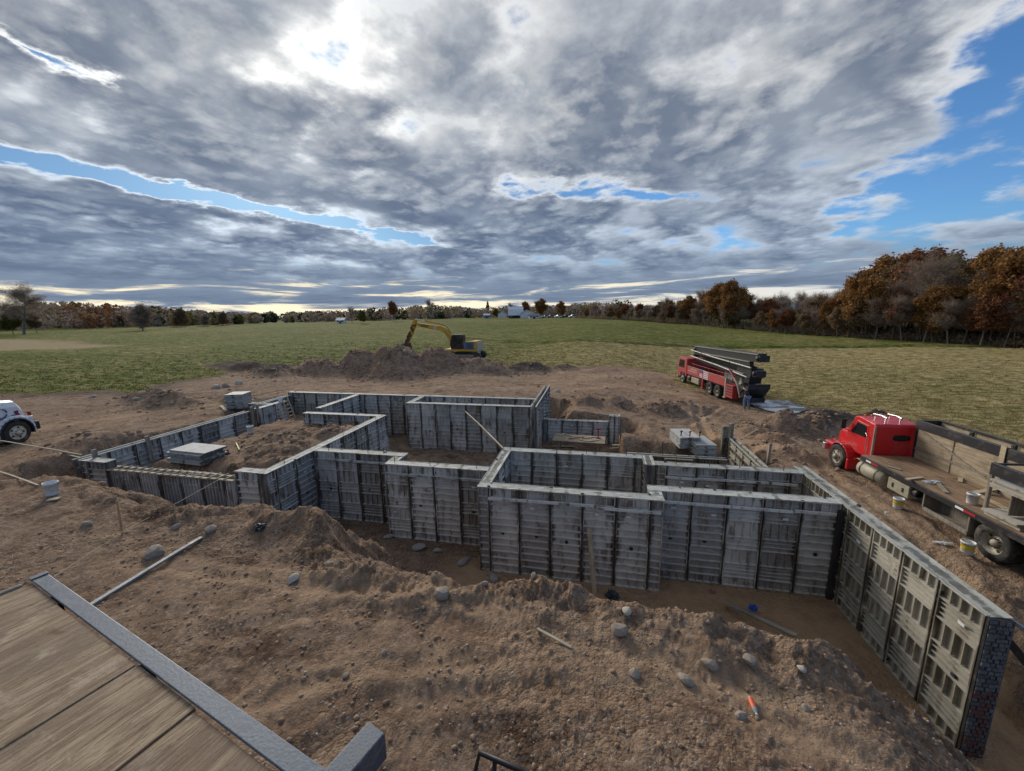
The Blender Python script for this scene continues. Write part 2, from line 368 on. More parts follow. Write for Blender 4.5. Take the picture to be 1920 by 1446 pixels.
_cp = np.array([tuple(P(*c)) for c in CTRL] + [(4, -8, 2.9), (-12, -8, 2.9), (-30, 0, 3.0), (9.5, 3, 0.4), (16, 2, .6), (14, -8, 1.2), (30, 8, .7), (60, 30, 1), (-70, -20, 3.2), (60, -40, 1.5), (0, -60, 3), (8.2, 6.2, .2),
   (-300, 200, 5.2), (-200, 400, 5.5), (0, 500, 5.6), (150, 400, 5.4), (300, 250, 5), (-500, -200, 5), (500, -200, 5), (0, -700, 5), (-40, 800, 6), (600, 600, 6), (-700, 600, 6)])
def warp(x, y):
    r = np.sqrt(x * x + y * y) + 1.0; L = np.log(r) / r; return x * L, y * L
_cw = np.stack(warp(_cp[:, 0], _cp[:, 1]), 1)
def _tps(d2): return 0.5 * d2 * np.log(d2 + 1e-9)
def _fit():
    n = len(_cp); d2 = ((_cw[:, None] - _cw[None]) ** 2).sum(2); A = np.zeros((n + 3, n + 3)); A[:n, :n] = _tps(d2) + np.eye(n) * 0.04
    A[:n, n] = A[n, :n] = 1; A[:n, n + 1:] = _cw; A[n + 1:, :n] = _cw.T
    return np.linalg.solve(A, np.concatenate([_cp[:, 2], [0, 0, 0]]))
_wts = _fit()
def base_h(x, y):
    wx, wy = warp(x, y); z = _wts[-3] + _wts[-2] * wx + _wts[-1] * wy
    for i in range(len(_cp)): z = z + _wts[i] * _tps((wx - _cw[i, 0]) ** 2 + (wy - _cw[i, 1]) ** 2)
    return z
def inpoly(x, y, poly):
    c = np.zeros(x.shape, bool); n = len(poly)
    for i in range(n):
        (x0, y0), (x1, y1) = poly[i], poly[i - 1]
        c ^= ((y0 > y) != (y1 > y)) & (x < (x1 - x0) * (y - y0) / (y1 - y0 + 1e-12) + x0)
    return c
def polydist(x, y, poly, closed=True):
    d = np.full(x.shape, 1e9); n = len(poly)
    for i in range(0 if closed else 1, n):
        (ax, ay), (bx, by) = poly[i - 1], poly[i]; dx, dy = bx - ax, by - ay
        t = np.clip(((x - ax) * dx + (y - ay) * dy) / (dx * dx + dy * dy), 0, 1)
        d = np.minimum(d, np.hypot(x - ax - t * dx, y - ay - t * dy))
    return d
BASEMENT = [(-10.63,12.58),(-6.89,12.58),(-6.89,11.8),(-3.17,11.8),(-3.17,10.6),(1.76,10.6),(1.76,11.2),(6.6,11.2),(6.6,18.5),(1.6,18.5),(1.3,23.1),(-3.2,23.1),(-3.2,22.7),(-15.15,22.7),(-15.15,18.2),(-15.1,17.7),(-10.63,17.7)]
GARAGE = [(-18.6,10.25),(-10.63,10.35),(-10.63,17.68),(-15.12,17.68),(-15.15,22.7),(-20.3,22.7),(-20.3,20.1),(-18.65,19.4)]
DIRT = [tuple(P(*q)[:2]) for q in ((-300,770,2.6),(0,742,2.6),(130,738,2.6),(270,733,2.5),(330,715,2.4),(420,698,2.35),(500,682,2.3),(560,692,2.2),(640,678,2.2),(740,668,2.3),(890,678,2.0),(1020,684,1.8),(1150,686,1.4),(1250,696,1.0),(1290,725,.7),(1420,750,.5),(1530,765,.6),(1650,790,.7),(1800,850,.7),(1920,930,.7))] + [(26, 8), (20, -14), (-45, -14), (-60, 6)]
HEAPS = [(-20.2,37.0,2.75,4.2,2.6),(-23.6,36.4,2.2,3.6,2.5),(-16.2,37.8,2.1,3.4,2.4),(-12.0,39.2,1.2,3.6,2.0),(-27.4,35.2,1.35,4.2,2.3),(-19.0,34.6,1.3,3.8,1.9),(-31.5,33.8,.9,3.4,1.9),(-8.4,41.0,.6,3.0,1.6),(-15.6,43.6,.5,4.5,3.0),
  (-36,35,.9,3.5,1.5),(-31,32.5,.7,2.6,1.5),(-40,36,.7,3,2),(-7,43,.9,2.6,1.3),(-3.5,44.2,.5,2,1.2),
  (11.0,25.2,1.05,1.5,1.3),(12.6,25.6,.9,1.4,1.2),(9.2,24.2,.5,1.5,1.2),(14.6,27.6,.9,1.8,1.2),(16.8,27.0,.8,1.8,1.2),(18.6,25.4,.5,1.5,1.2),(9.3,20.5,.45,1.2,1.3),(9.6,22.6,.5,1.0,1.0),
  (4.6,27.6,.75,1.7,1.3),(1.6,28.5,.6,1.4,1.2),(-0.6,28.0,.55,1.3,1.1),(6.6,29.6,.5,1.5,1.2),
  (-26.5,19.5,.75,2.2,1.6),(-29.5,20.5,.7,2.0,1.4),(-24,21.5,.4,2.2,1.0),(-21.5,12.3,.35,1.6,1.2),
  (-12.6,13.4,.42,1.3,1.6),(-13.8,14.6,.35,1.5,1.5),(-12.2,15.8,.40,1.2,1.2),(-11.6,12.0,.35,.9,1.0)]
LUMPS = [(-7.2,7.15,.30,.75,.5),(-5.95,7.45,.42,.45,.5),(-6.5,7.4,.30,.6,.45),(-8.6,7.0,.15,.7,.4),(-0.25,6.45,.30,.26,.26),(0.0,6.6,.15,.3,.2),(1.95,6.1,.22,.22,.2),(2.45,6.0,.18,.25,.2),(-2.3,6.4,.12,.8,.3),(3.3,5.9,.12,.5,.3)]
def terrain(x, y, detail=True):
    """height and surface masks (dirt, sand, dark soil)"""
    b = base_h(x, y); r = np.hypot(x, y)
    far = sstep(r, 20, 60)
    b = b + far * 0.25 * fbm(x / 23, y / 23, 3, 5) + (1 - far) * 0.10 * fbm(x / 5, y / 5, 3, 6)
    dd = polydist(x, y, DIRT) * np.where(inpoly(x, y, DIRT), 1, -1)
    dd = dd + 1.6 * fbm(x / 4, y / 4, 4, 8) * (0.5 + r / 60)
    dirt = sstep(dd, -0.8, 1.1)
    heap = np.zeros_like(x); nA = 1 + 0.30 * fbm(x / 1.6, y / 1.6, 5, 21); nB = 0.25 * fbm(x / .8, y / .8, 3, 23)
    for hx, hy, hh, sx, sy in HEAPS:
        k = ((x - hx) / sx) ** 2 + ((y - hy) / sy) ** 2
        heap = np.maximum(heap, hh * np.exp(-k * (0.7 + 0.9 * np.minimum(k, 1.5))) * nA + min(1, hh) * np.exp(-k) * nB)
    b = b + heap
    dirt = np.maximum(dirt, sstep(heap, .08, .25))
    for hx, hy, hh, sx, sy in LUMPS: b = b + hh * np.exp(-((x - hx) / sx) ** 2 - ((y - hy) / sy) ** 2)
    bank = np.full(x.shape, 1e9); dmin = np.full(x.shape, 1e9)
    wob = 0.55 * fbm(x / 1.9, y / 1.9, 4, 11) + 0.12 * fbm(x / .5, y / .5, 3, 13)
    for k, (x0, x1, y0, y1, zb, zt, fl, ap) in WALLS.items():
        d = np.hypot(np.maximum(np.maximum(x0 - x, x - x1), 0), np.maximum(np.maximum(y0 - y, y - y1), 0))
        bank = np.minimum(bank, fl + 1.35 * np.maximum(0, d - ap + wob)); dmin = np.minimum(dmin, d)
    # spoil pushed up along the lip of the dig
    lip = np.exp(-((bank - b - 0.35) / 0.75) ** 2) * sstep(r, 40, 12) * (y < 11)
    b = b + lip * (0.09 + 0.26 * fbm(x / .9, y / .9, 4, 31))
    k = 0.18; hmix = np.clip(0.5 + 0.5 * (bank - b) / k, 0, 1); z = bank + (b - bank) * hmix - k * hmix * (1 - hmix)
    cut = sstep(b - bank, -0.05, 0.5)
    inb = inpoly(x, y, BASEMENT); ing = inpoly(x, y, GARAGE)
    heapin = 1.5 * np.exp(-((x + 13.9) / 1.5) ** 2 - ((y - 19.6) / 1.2) ** 2) + 1.3 * np.exp(-((x + 12.2) / 1.2) ** 2 - ((y - 18.4) / .8) ** 2)
    z = np.where(inb, 0.04 + heapin + 0.10 * fbm(x / 1.2, y / 1.2, 4, 15), z)
    tr = np.minimum(np.minimum(y - 10.4, x + 18.4), 9.0)
    gz = np.minimum(2.2 + heap + 0.16 * fbm(x / 1.0, y / 1.0, 4, 17), 1.3 + 1.2 * np.maximum(0, tr - 0.55 + 0.3 * wob))
    gz = np.where((y > 18) & (x > -20), np.minimum(gz, 1.7 + 0.4 * pn(x / 1.2, y / 1.2, 40)), gz)
    z = np.where(ing & ~inb, gz, z)
    floor = np.where(inb | ((bank < 0.25) & ~ing), 1.0, 0.0)
    sand = np.clip(floor * sstep(x + 0.5 * wob, -5.2, -3.4) * (y < 11) + np.exp(-((x - 6.6) / 1.3) ** 2 - ((y - 22.3) / 1.5) ** 2), 0, 1)
    if detail:
        near = dirt * sstep(r, 60, 10)
        rough = 0.35 + 0.65 * np.clip(np.maximum(cut * (1 - floor), np.maximum(lip, sstep(heap, .05, .3))), 0, 1)
        rough = rough * (1 - .55 * floor)
        a = fbm(x / .55, y / .55, 3, 41); c1 = np.abs(pn(x / .22, y / .22, 44)); c2 = np.abs(pn(x / .10, y / .10, 47)); c3 = pn(x / .06, y / .06, 49)
        patch = sstep(fbm(x / 1.7, y / 1.7, 3, 52), -.15, .35)
        z = z + near * rough * (0.11 * a + (0.05 + .14 * patch) * (0.25 - c1) + (0.03 + .09 * patch) * (0.22 - c2) * (r < 14) + 0.020 * c3 * (r < 9))
        # wheel ruts: across the pad beside the dig, and on the haul road behind it
        for rp, wd, dp in RUTS:
            d = polydist(x, y, rp, False) + .12 * pn(x / .8, y / .8, 61)
            g = np.exp(-(d / wd) ** 2); sh = np.exp(-((d - 1.9 * wd) / (.7 * wd)) ** 2)
            tread = 0.5 + 0.5 * np.sin((x * 0.9 + y * 0.5) * 2 * np.pi / .16) * (r < 10)
            z = z - g * (dp + 0.010 * tread * (r < 10)) * (1 - floor) + sh * dp * .55 * (1 - floor)
        z = z + (1 - dirt) * (0.07 * pn(x / .9, y / .5, 71) + .05 * pn(x / .35, y / .25, 73) * (r < 80) + 0.10 * pn(x / 6, y / 1.6, 75)) * sstep(r, 8, 20)
        # the old field drain that parts the stubble from the green rise
        dl = polydist(x, y, DITCH, False); z = z - .55 * np.exp(-(dl / 1.0) ** 2) + .18 * np.exp(-((dl - 2.2) / 1.0) ** 2)
    dark = np.clip(sstep(heap, .12, .5) * ((x < -30) | (x > 13) | ((x > -9) & (y > 40))) + 0.8 * np.exp(-polydist(x, y, DIRT) ** 2 / 2.0) * (y > 18) * ((x < -29) | ((x > -9) & (x < 0))), 0, 1)
    return z, dirt, sand, dark, floor
def L2(*q): return [tuple(P(*k)[:2]) for k in q]
RUTS = [(L2((250,1060,2.9),(520,1090,2.9),(900,1140,2.9),(1150,1215,2.9),(1420,1290,2.9),(1620,1400,2.9)), .13, .022), (L2((480,1330,2.9),(700,1260,2.9),(1000,1240,2.9),(1300,1270,2.9),(1560,1380,2.9)), .13, .022), (L2((560,1446,2.9),(700,1330,2.9),(1000,1290,2.9),(1300,1300,2.9),(1700,1446,2.9)), .16, .03),
        (L2((420,1200,2.9),(620,1150,2.9),(900,1180,2.9),(1200,1230,2.9),(1500,1300,2.9)), .16, .028),
        (L2((0,800,2.4),(250,772,2.4),(430,752,2.3),(560,728,2.1),(760,716,1.9),(960,706,1.6),(1200,700,1.2)), .22, .10),
        (L2((60,830,2.4),(250,792,2.4),(400,766,2.3),(520,736,2.1),(760,726,1.9),(980,716,1.6),(1250,720,.9)), .22, .10),
        (L2((760,722,1.9),(900,702,1.7),(1050,696,1.6)), .25, .10), (L2((800,730,1.8),(950,712,1.7),(1080,706,1.5)), .25, .09),
        (L2((1300,760,.7),(1310,790,.7),(1330,830,.7),(1420,850,.7)), .2, .09), (L2((1350,760,.7),(1330,775,.7),(1290,800,.8),(1250,800,.9)), .2, .08),
        (L2((1480,830,.7),(1560,900,.7),(1700,1000,.7),(1800,1080,.7)), .2, .06), (L2((1620,890,.7),(1760,985,.7),(1880,1080,.7)), .2, .08)]
TRACKS = [(L2((560,735,2.1),(760,722,1.9),(960,708,1.6),(1100,694,1.4)), .25, .1), (L2((650,738,2.0),(860,726,1.8),(1060,708,1.5),(1280,700,.9)), .25, .1), (L2((900,735,1.7),(1080,716,1.4),(1290,735,.8)), .25, .1), (L2((1000,728,1.6),(1120,705,1.4),(1260,690,1.1)), .3, .1), (L2((1060,735,1.4),(1180,718,1.2),(1300,745,.7)), .22, .1),
        (L2((1300,770,.7),(1345,800,.7),(1400,835,.7),(1470,870,.7),(1560,935,.7),(1680,1020,.7)), .2, .1), (L2((0,815,2.4),(200,788,2.4),(400,760,2.3)), .2, .1)]
DITCH = L2((880,636,2.5),(1000,646,1.9),(1150,652,1.5),(1300,653,1.1),(1500,654,1.1),(1700,653,1.2),(1920,654,1.3),(2100,655,1.4))

def trackmask(x, y):
    m = np.zeros_like(x)
    for rp, wd, dp in RUTS[:2] + RUTS[4:] + TRACKS:
        d = polydist(x, y, rp, False) + .15 * pn(x / .8, y / .8, 61); m = np.maximum(m, np.exp(-((d - 1.4 * wd) / wd) ** 2) + .5 * np.exp(-(d / (2.5 * wd)) ** 2))
    return np.clip(m, 0, 1)
def ground_material():
    def fn(t, b):
        co = t.new('ShaderNodeTexCoord').outputs['Object']
        at = t.new('ShaderNodeAttribute', attribute_name='soil'); dirt, sand, dark = t.sep(at.outputs['Vector'])
        n_big = t.noise(co, 0.35, 5, 0.6, 0.3); n_mid = t.noise(co, 2.3, 6, 0.65, 0.2); n_fine = t.noise(co, 11, 7, 0.72); n_grit = t.noise(co, 70, 3, 0.7)
        vor = t.new('ShaderNodeTexVoronoi'); t.put(vor.inputs['Vector'], t.v('ADD', co, t.v('SCALE', (1.0, 1.0, 1.0), sc=t.m('MULTIPLY', n_mid, 0.25)))); t.put(vor.inputs['Scale'], 26.0); vr, vg, vb = t.sep(vor.outputs['Color']); vd = vor.outputs['Distance']
        vor2 = t.new('ShaderNodeTexVoronoi'); t.put(vor2.inputs['Vector'], co); t.put(vor2.inputs['Scale'], 9.0); v2r, v2g, v2b = t.sep(vor2.outputs['Color']); vd2 = vor2.outputs['Distance']
        pat = t.ramp(t.noise(co, 0.55, 4, 0.6, 0.4), 0.42, 0.60)
        c = t.mix(t.ramp(n_mid, 0.32, 0.68), (0.240, 0.174, 0.126), (0.410, 0.312, 0.232))
        c = t.mix(t.m('MULTIPLY', t.ramp(n_big, 0.48, 0.66), 0.55), c, (0.305, 0.202, 0.138))
        c = t.mix(t.m('MULTIPLY', t.ramp(t.noise(co, 0.9, 5, 0.6, 0.6), 0.55, 0.68), 0.85), c, (0.115, 0.076, 0.054))
        c = t.mix(t.m('MULTIPLY', t.ramp(n_fine, 0.52, 0.68), 0.5), c, (0.50, 0.385, 0.280))
        c = t.mix(t.m('MULTIPLY', t.ramp(n_fine, 0.46, 0.33), 0.6), c, (0.120, 0.080, 0.056))
        vc = t.m('ADD', 0.5, t.m('MULTIPLY', t.m('SUBTRACT', vr, 0.5), t.m('ADD', 0.35, t.m('MULTIPLY', pat, 0.65))))
        c = t.mix(1.0, c, t.mix(vc, (0.72, 0.72, 0.72), (1.28, 1.28, 1.28)), 'MULTIPLY')
        c = t.mix(1.0, c, t.mix(v2r, (0.88, 0.88, 0.88), (1.12, 1.12, 1.12)), 'MULTIPLY')
        c = t.mix(t.m('MULTIPLY', t.ramp(vg, 0.95, 0.97), 0.6), c, (0.52, 0.46, 0.40))
        c = t.mix(t.m('MULTIPLY', t.ramp(n_grit, 0.60, 0.72), 0.30), c, (0.54, 0.46, 0.38))
        trk = t.new('ShaderNodeAttribute', attribute_name='field'); _a, _b, track = t.sep(trk.outputs['Vector'])
        c = t.mix(t.m('MULTIPLY', track, t.ramp(n_mid, 0.3, 0.6, 0.25, 0.75)), c, (0.50, 0.375, 0.265))
        c = t.mix(1.0, c, (0.88, 0.82, 0.78), 'MULTIPLY')
        c = t.mix(t.m('MULTIPLY', sand, t.ramp(n_mid, 0.2, 0.6, 0.5, 0.95)), c, t.mix(n_fine, (0.42, 0.255, 0.145), (0.56, 0.385, 0.235)))
        c = t.mix(t.m('MULTIPLY', dark, 0.8), c, t.mix(n_mid, (0.055, 0.046, 0.042), (0.105, 0.088, 0.078)))
        # field
        sx, sy, sz = t.sep(co)
        row = t.noise(t.comb(t.m('MULTIPLY', sx, 0.22), t.m('MULTIPLY', sy, 0.75), 0.0), 1.0, 7, 0.66, 0.3)
        tuft = t.noise(t.comb(t.m('MULTIPLY', sx, 0.42), sy, 0.0), 2.0, 6, 0.70, 0.3)
        wide = t.noise(co, 0.035, 4, 0.55, 0.4)
        green = t.mix(t.ramp(tuft, 0.38, 0.62), (0.050, 0.070, 0.012), (0.132, 0.152, 0.032))
        straw = t.mix(t.ramp(tuft, 0.37, 0.63), (0.175, 0.136, 0.055), (0.47, 0.372, 0.185))
        fatt = t.new('ShaderNodeAttribute', attribute_name='field'); stub, pale, _ = t.sep(fatt.outputs['Vector'])
        f = t.m('ADD', t.m('ADD', t.m('MULTIPLY', stub, 0.72), t.m('MULTIPLY', t.m('SUBTRACT', row, 0.5), 2.2)), t.m('ADD', t.m('MULTIPLY', t.m('SUBTRACT', wide, 0.5), 0.9), 0.17), clamp=True)
        g = t.mix(f, green, straw)
        g = t.mix(pale, g, t.mix(tuft, (0.22, 0.17, 0.09), (0.42, 0.33, 0.20)))
        mask = t.ramp(t.m('ADD', dirt, t.m('MULTIPLY', t.m('SUBTRACT', tuft, 0.5), 0.7)), 0.3, 0.7)
        c = t.mix(mask, g, c)
        t.put(b.inputs['Base Color'], c); t.put(b.inputs['Roughness'], 0.98); t.put(b.inputs['Specular IOR Level'], 0.05)
        h = t.m('ADD', t.m('MULTIPLY', n_fine, 0.7), t.m('ADD', t.m('ADD', t.m('MULTIPLY', n_grit, 0.30), t.m('MULTIPLY', t.m('MULTIPLY', dirt, t.m('ADD', t.m('MULTIPLY', vd, -0.5), t.m('MULTIPLY', vd2, -0.8))), t.m('ADD', 0.25, t.m('MULTIPLY', pat, 0.75)))), t.m('MULTIPLY', tuft, t.m('SUBTRACT', 1.6, t.m('MULTIPLY', dirt, 1.4)))))
        bp = t.new('ShaderNodeBump'); bp.inputs['Strength'].default_value = 1.0; bp.inputs['Distance'].default_value = 0.10
        t.put(bp.inputs['Height'], h); t.l.new(bp.outputs[0], b.inputs['Normal'])
    return mat('ground', fn)
def build_ground():
    va = math.pi / 2 + math.radians(12.05)
    th = np.concatenate([np.linspace(-61, 61, 940), np.linspace(61, 299, 62)[1:-1]]); th = np.radians(th) * -1 + va
    nr = 770; rr = 1.6 * np.exp(np.linspace(0, math.log(1500 / 1.6), nr)); nt = len(th)
    R, T = np.meshgrid(rr, th, indexing='ij'); X = (R * np.cos(T)).ravel(); Y = (R * np.sin(T)).ravel()
    Z, dirt, sand, dark, floor = terrain(X, Y)
    co = np.stack([X, Y, Z], 1); z0 = float(Z[:nt].mean())
    co = np.concatenate([co, [[0, 0, z0]]])
    i = np.arange(nr - 1)[:, None]; j = np.arange(nt)[None]; jn = (j + 1) % nt
    q = np.stack([i * nt + j, i * nt + jn, (i + 1) * nt + jn, (i + 1) * nt + j], 2).reshape(-1, 4)
    jj = np.arange(nt); tri = np.stack([np.full(nt, nr * nt), (jj + 1) % nt, jj], 1)
    me = bpy.data.meshes.new('ground'); nv = len(co); nf = len(q) + nt
    me.vertices.add(nv); me.vertices.foreach_set('co', co.ravel())
    me.loops.add(len(q) * 4 + nt * 3); me.loops.foreach_set('vertex_index', np.concatenate([q.ravel(), tri.ravel()]))
    me.polygons.add(nf); st = np.concatenate([np.arange(len(q)) * 4, len(q) * 4 + np.arange(nt) * 3]); me.polygons.foreach_set('loop_start', st)
    me.polygons.foreach_set('use_smooth', np.ones(nf, bool)); me.update(calc_edges=True)
    a = me.attributes.new('soil', 'FLOAT_VECTOR', 'POINT'); v = np.zeros((nv, 3)); v[:-1, 0], v[:-1, 1], v[:-1, 2] = dirt, sand, dark; v[-1, 0] = 1; a.data.foreach_set('vector', v.ravel())
    stub = sstep(X * 0.35 + 8 - 0.02 * Y, -2, 10) * sstep(polydist(X, Y, DITCH, False) * np.where(Y < 74 - .02 * X, 1, -1), -1.5, 2) * (np.hypot(X, Y) < 200)
    pl = [tuple(P(*k)[:2]) for k in ((-200, 640, 3.9), (60, 634, 4.2), (250, 640, 3.9), (160, 652, 3.6), (-200, 668, 3.4))]
    pale = sstep(polydist(X, Y, pl) * np.where(inpoly(X, Y, pl), 1, -1) + 4 * fbm(X / 12, Y / 12, 3, 81), -2, 5)
    a = me.attributes.new('field', 'FLOAT_VECTOR', 'POINT'); v = np.zeros((nv, 3)); v[:-1, 0], v[:-1, 1], v[:-1, 2] = stub, pale, trackmask(X, Y); a.data.foreach_set('vector', v.ravel())
    me.materials.append(ground_material()); me.validate()
    o = link('ground', me); tag(o, kind='structure'); return o
ground = build_ground()
def gz(x, y):
    a = np.atleast_1d(np.asarray(x, float)); b = np.atleast_1d(np.asarray(y, float)); return terrain(a, b)[0]
def gz1(x, y): return float(gz(x, y)[0])

# ------------------------------------------------------------------ form panels and foundation walls
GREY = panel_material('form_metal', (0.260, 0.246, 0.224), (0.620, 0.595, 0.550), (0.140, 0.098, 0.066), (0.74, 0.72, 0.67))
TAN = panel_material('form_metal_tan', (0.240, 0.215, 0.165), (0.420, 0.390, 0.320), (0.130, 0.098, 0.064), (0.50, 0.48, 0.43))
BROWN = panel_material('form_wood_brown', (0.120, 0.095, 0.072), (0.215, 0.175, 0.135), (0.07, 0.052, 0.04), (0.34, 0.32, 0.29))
TOPS = panel_material('mortar_splash', (0.30, 0.305, 0.275), (0.44, 0.445, 0.405), (0.19, 0.18, 0.15), (0.54, 0.55, 0.51), 0.0)
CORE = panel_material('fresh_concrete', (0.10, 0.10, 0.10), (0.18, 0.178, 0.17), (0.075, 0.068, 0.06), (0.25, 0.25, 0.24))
STEEL = worn('dark_steel', (0.035, 0.035, 0.038), 0.55, 0.3, 0.5, (0.11, 0.075, 0.05))
RUST = worn('rusty_rod', (0.10, 0.06, 0.04), 0.8, 0.0, 0.4)
WHITE_TAG = worn('white_tag', (0.62, 0.63, 0.62), 0.6, 0, 0.4)
_pm = {}
def panel_mesh(w, h, style, material):
    """one form panel: outer face towards -y, origin at its lower corner; ribs are real shelves"""
    key = (round(w, 2), round(h, 2), style, material.name)
    if key in _pm: return _pm[key]
    m = MB(); dp = 0.085; g = 0.024
    m.box(g, w - g, -0.012, 0.0, 0, h)                                  # skin
    rail = 0.026
    m.box(g, g + rail, -dp, -0.012, 0, h); m.box(w - g - rail, w - g, -dp, -0.012, 0, h)
    def rib(z, t=0.018, d=dp): m.box(g + rail, w - g - rail, -d, -0.012, z - t / 2, z + t / 2)
    def uprights(z0, z1, n, d=dp * .95):
        for k in range(1, n): x = g + rail + (w - 2 * g - 2 * rail) * k / n; m.box(x - .010, x + .010, -d, -0.012, z0, z1)
    nv = max(2, round(w / 0.23))
    if style == 'slats':                                                # ribs all the way, upright cells at head and foot
        tb = min(0.30, h * .2); rib(0.015, .03); rib(h - 0.015, .03); rib(h - tb, .024); rib(0.26, .022)
        uprights(h - tb, h - .03, nv); uprights(0.03, 0.25, nv)
        n = max(2, round((h - tb - .26) / 0.215))
        for k in range(1, n):
            z = .26 + (h - tb - .26) * k / n; zz = (h - tb - .26) / n
            rib(z, .026)
    elif style == 'cells':                                              # bands of upright cells between plain bands
        rib(0.015, .03); rib(h - 0.015, .03)
        for f0, f1 in ((0.0, .105), (.26, .425), (.56, .74), (.885, 1.0)):
            z0, z1 = f0 * h, f1 * h; rib(max(z0, .02)); rib(min(z1, h - .02)); uprights(z0 + .02, z1 - .02, nv)
        for z in (.145, .185, .225, .47, .515, .775, .815, .85): rib(z * h, .014, dp * .7)
    elif style == 'corrugated':                                         # upright channels
        rib(0.015, .03); rib(h - 0.015, .03); rib(h * .78, .02, dp * .8); n = max(3, round(w / .15))
        for k in range(n):
            x = g + rail + (w - 2 * g - 2 * rail) * (k + .5) / n; m.prism([(x - .045, -.012), (x - .022, -dp), (x + .022, -dp), (x + .045, -.012)], .03, h - .03, 'xy')
    _pm[key] = m.mesh('form_panel', material); return _pm[key]
_tagm = MB().box(-.065, .065, -.004, .004, -.03, .03).mesh('number_tag', WHITE_TAG)
def _hole():
    m = MB(); m.lathe([(.055, 0), (.055, -.012), (.035, -.016), (.0, -.016)], (0, 0, 0), 'y', 10); return m.mesh('tie_hole', STEEL)
_holem = _hole()
def wall(key, label, faces, material=GREY, style='mix', top=True, filled=True, seedk=0, rebar=0, waler=()):
    """faces: any of S N W E (the side the panel looks to); panels on both sides of a poured core"""
    x0, x1, y0, y1, zb, zt, fl, ap = WALLS[key]
    rnd = random.Random(hash(key) % 1000 if False else sum(map(ord, key)) + seedk)
    t = empty('foundation_formwork', ((x0 + x1) / 2, (y0 + y1) / 2, zb), 0, label, 'formwork'); ox, oy = t.location.x, t.location.y
    h = zt - zb; pd = 0.088
    ew = 'W' in faces or 'E' in faces
    cx0, cx1 = x0 + (pd if 'W' in faces else 0.002), x1 - (pd if 'E' in faces else 0.002)
    cy0, cy1 = y0 + (pd if 'S' in faces else 0.002), y1 - (pd if 'N' in faces else 0.002)
    MB().box(cx0 - ox, cx1 - ox, cy0 - oy, cy1 - oy, -0.25, h - (0.035 if filled else 0.30)).obj('concrete_core', CORE, t)
    for f in faces:
        ln = (x1 - x0) if f in 'SN' else (y1 - y0)
        if f == 'S': org, rz = Vector((x0 - ox, cy0 - oy, 0)), 0
        if f == 'N': org, rz = Vector((x1 - ox, cy1 - oy, 0)), math.pi
        if f == 'W': org, rz = Vector((cx0 - ox, y1 - oy, 0)), -math.pi / 2
        if f == 'E': org, rz = Vector((cx1 - ox, y0 - oy, 0)), math.pi / 2
        dr = Vector((math.cos(rz), math.sin(rz), 0)); nrm = Vector((math.sin(rz), -math.cos(rz), 0))
        n = int(ln / 0.9141); rest = ln - n * 0.9141; ws = [0.9141] * n
        if rest > 0.12: ws = [rest * .5 if rest > .45 else rest] + ws + ([rest * .5] if rest > .45 else [])
        elif n: ws[-1] += rest
        else: ws = [ln]
        s = 0.0; hw = MB()
        for w_ in ws:
            st = style
            if style == 'mix': st = 'cells' if rnd.random() < .30 else 'slats'
            p = link('form_panel', panel_mesh(w_, h, st, material), t); p.location = org + dr * s; p.rotation_euler = (0, 0, rz)
            if w_ > .5 and rnd.random() < .45:
                q = link('number_tag', _tagm, p); q.location = (w_ * rnd.uniform(.35, .65), -.090, h * rnd.choice((.80, .83, .36, .78)))
            if w_ > .8 and h > 2 and rnd.random() < .55:
                q = link('tie_hole', _holem, p); q.location = (w_ * rnd.uniform(.35, .6), -.030, h * rnd.choice((.44, .40, .47)))
            s += w_
            if s < ln - .05:                                            # pins and wedges down the joint
                c = org + dr * s
                k = 0
                while k * .2 + .12 < h:
                    z = k * .2 + .12 + rnd.uniform(-.03, .03); a = c + nrm * .05 + Vector((0, 0, z)); k += 1
                    if rnd.random() < .62: hw.bar(a - dr * rnd.uniform(.01, .06), a + dr * rnd.uniform(.01, .06), .05, rnd.uniform(.02, .11))
        if hw.v: tag(hw.obj('joint_pins', STEEL, t), kind='stuff')
    if top:
        tp = MB(); zt_ = h + .004
        if filled:
            nseg = max(2, int(max(x1 - x0, y1 - y0) / .35)); vs = []
            alongx = (x1 - x0) > (y1 - y0); e = .004
            for i in range(nseg + 1):
                for j in range(4):
                    f = i / nseg; k = (0, .16, .84, 1)[j]
                    X = x0 + (x1 - x0) * (f if alongx else k); Y = y0 + (y1 - y0) * (k if alongx else f)
                    vs.append((X - ox, Y - oy, zt_ + (0.014 if j in (0, 3) else rnd.uniform(-.014, .006))))
            tp.add(vs, [(i * 4 + j, (i + 1) * 4 + j, (i + 1) * 4 + j + 1, i * 4 + j + 1) for i in range(nseg) for j in range(3)])
            mo = tp.obj('mortar_top', TOPS, t); sol = mo.modifiers.new('thick', 'SOLIDIFY'); sol.thickness = .02
        else:
            for f in faces:
                a0, a1, b0, b1 = {'S': (x0, x1, y0, y0 + .07), 'N': (x0, x1, y1 - .07, y1), 'W': (x0, x0 + .07, y0, y1), 'E': (x1 - .07, x1, y0, y1)}[f]
                MB().box(a0 - ox, a1 - ox, b0 - oy, b1 - oy, h - .002, h + .03).obj('top_rail', TOPS, t)
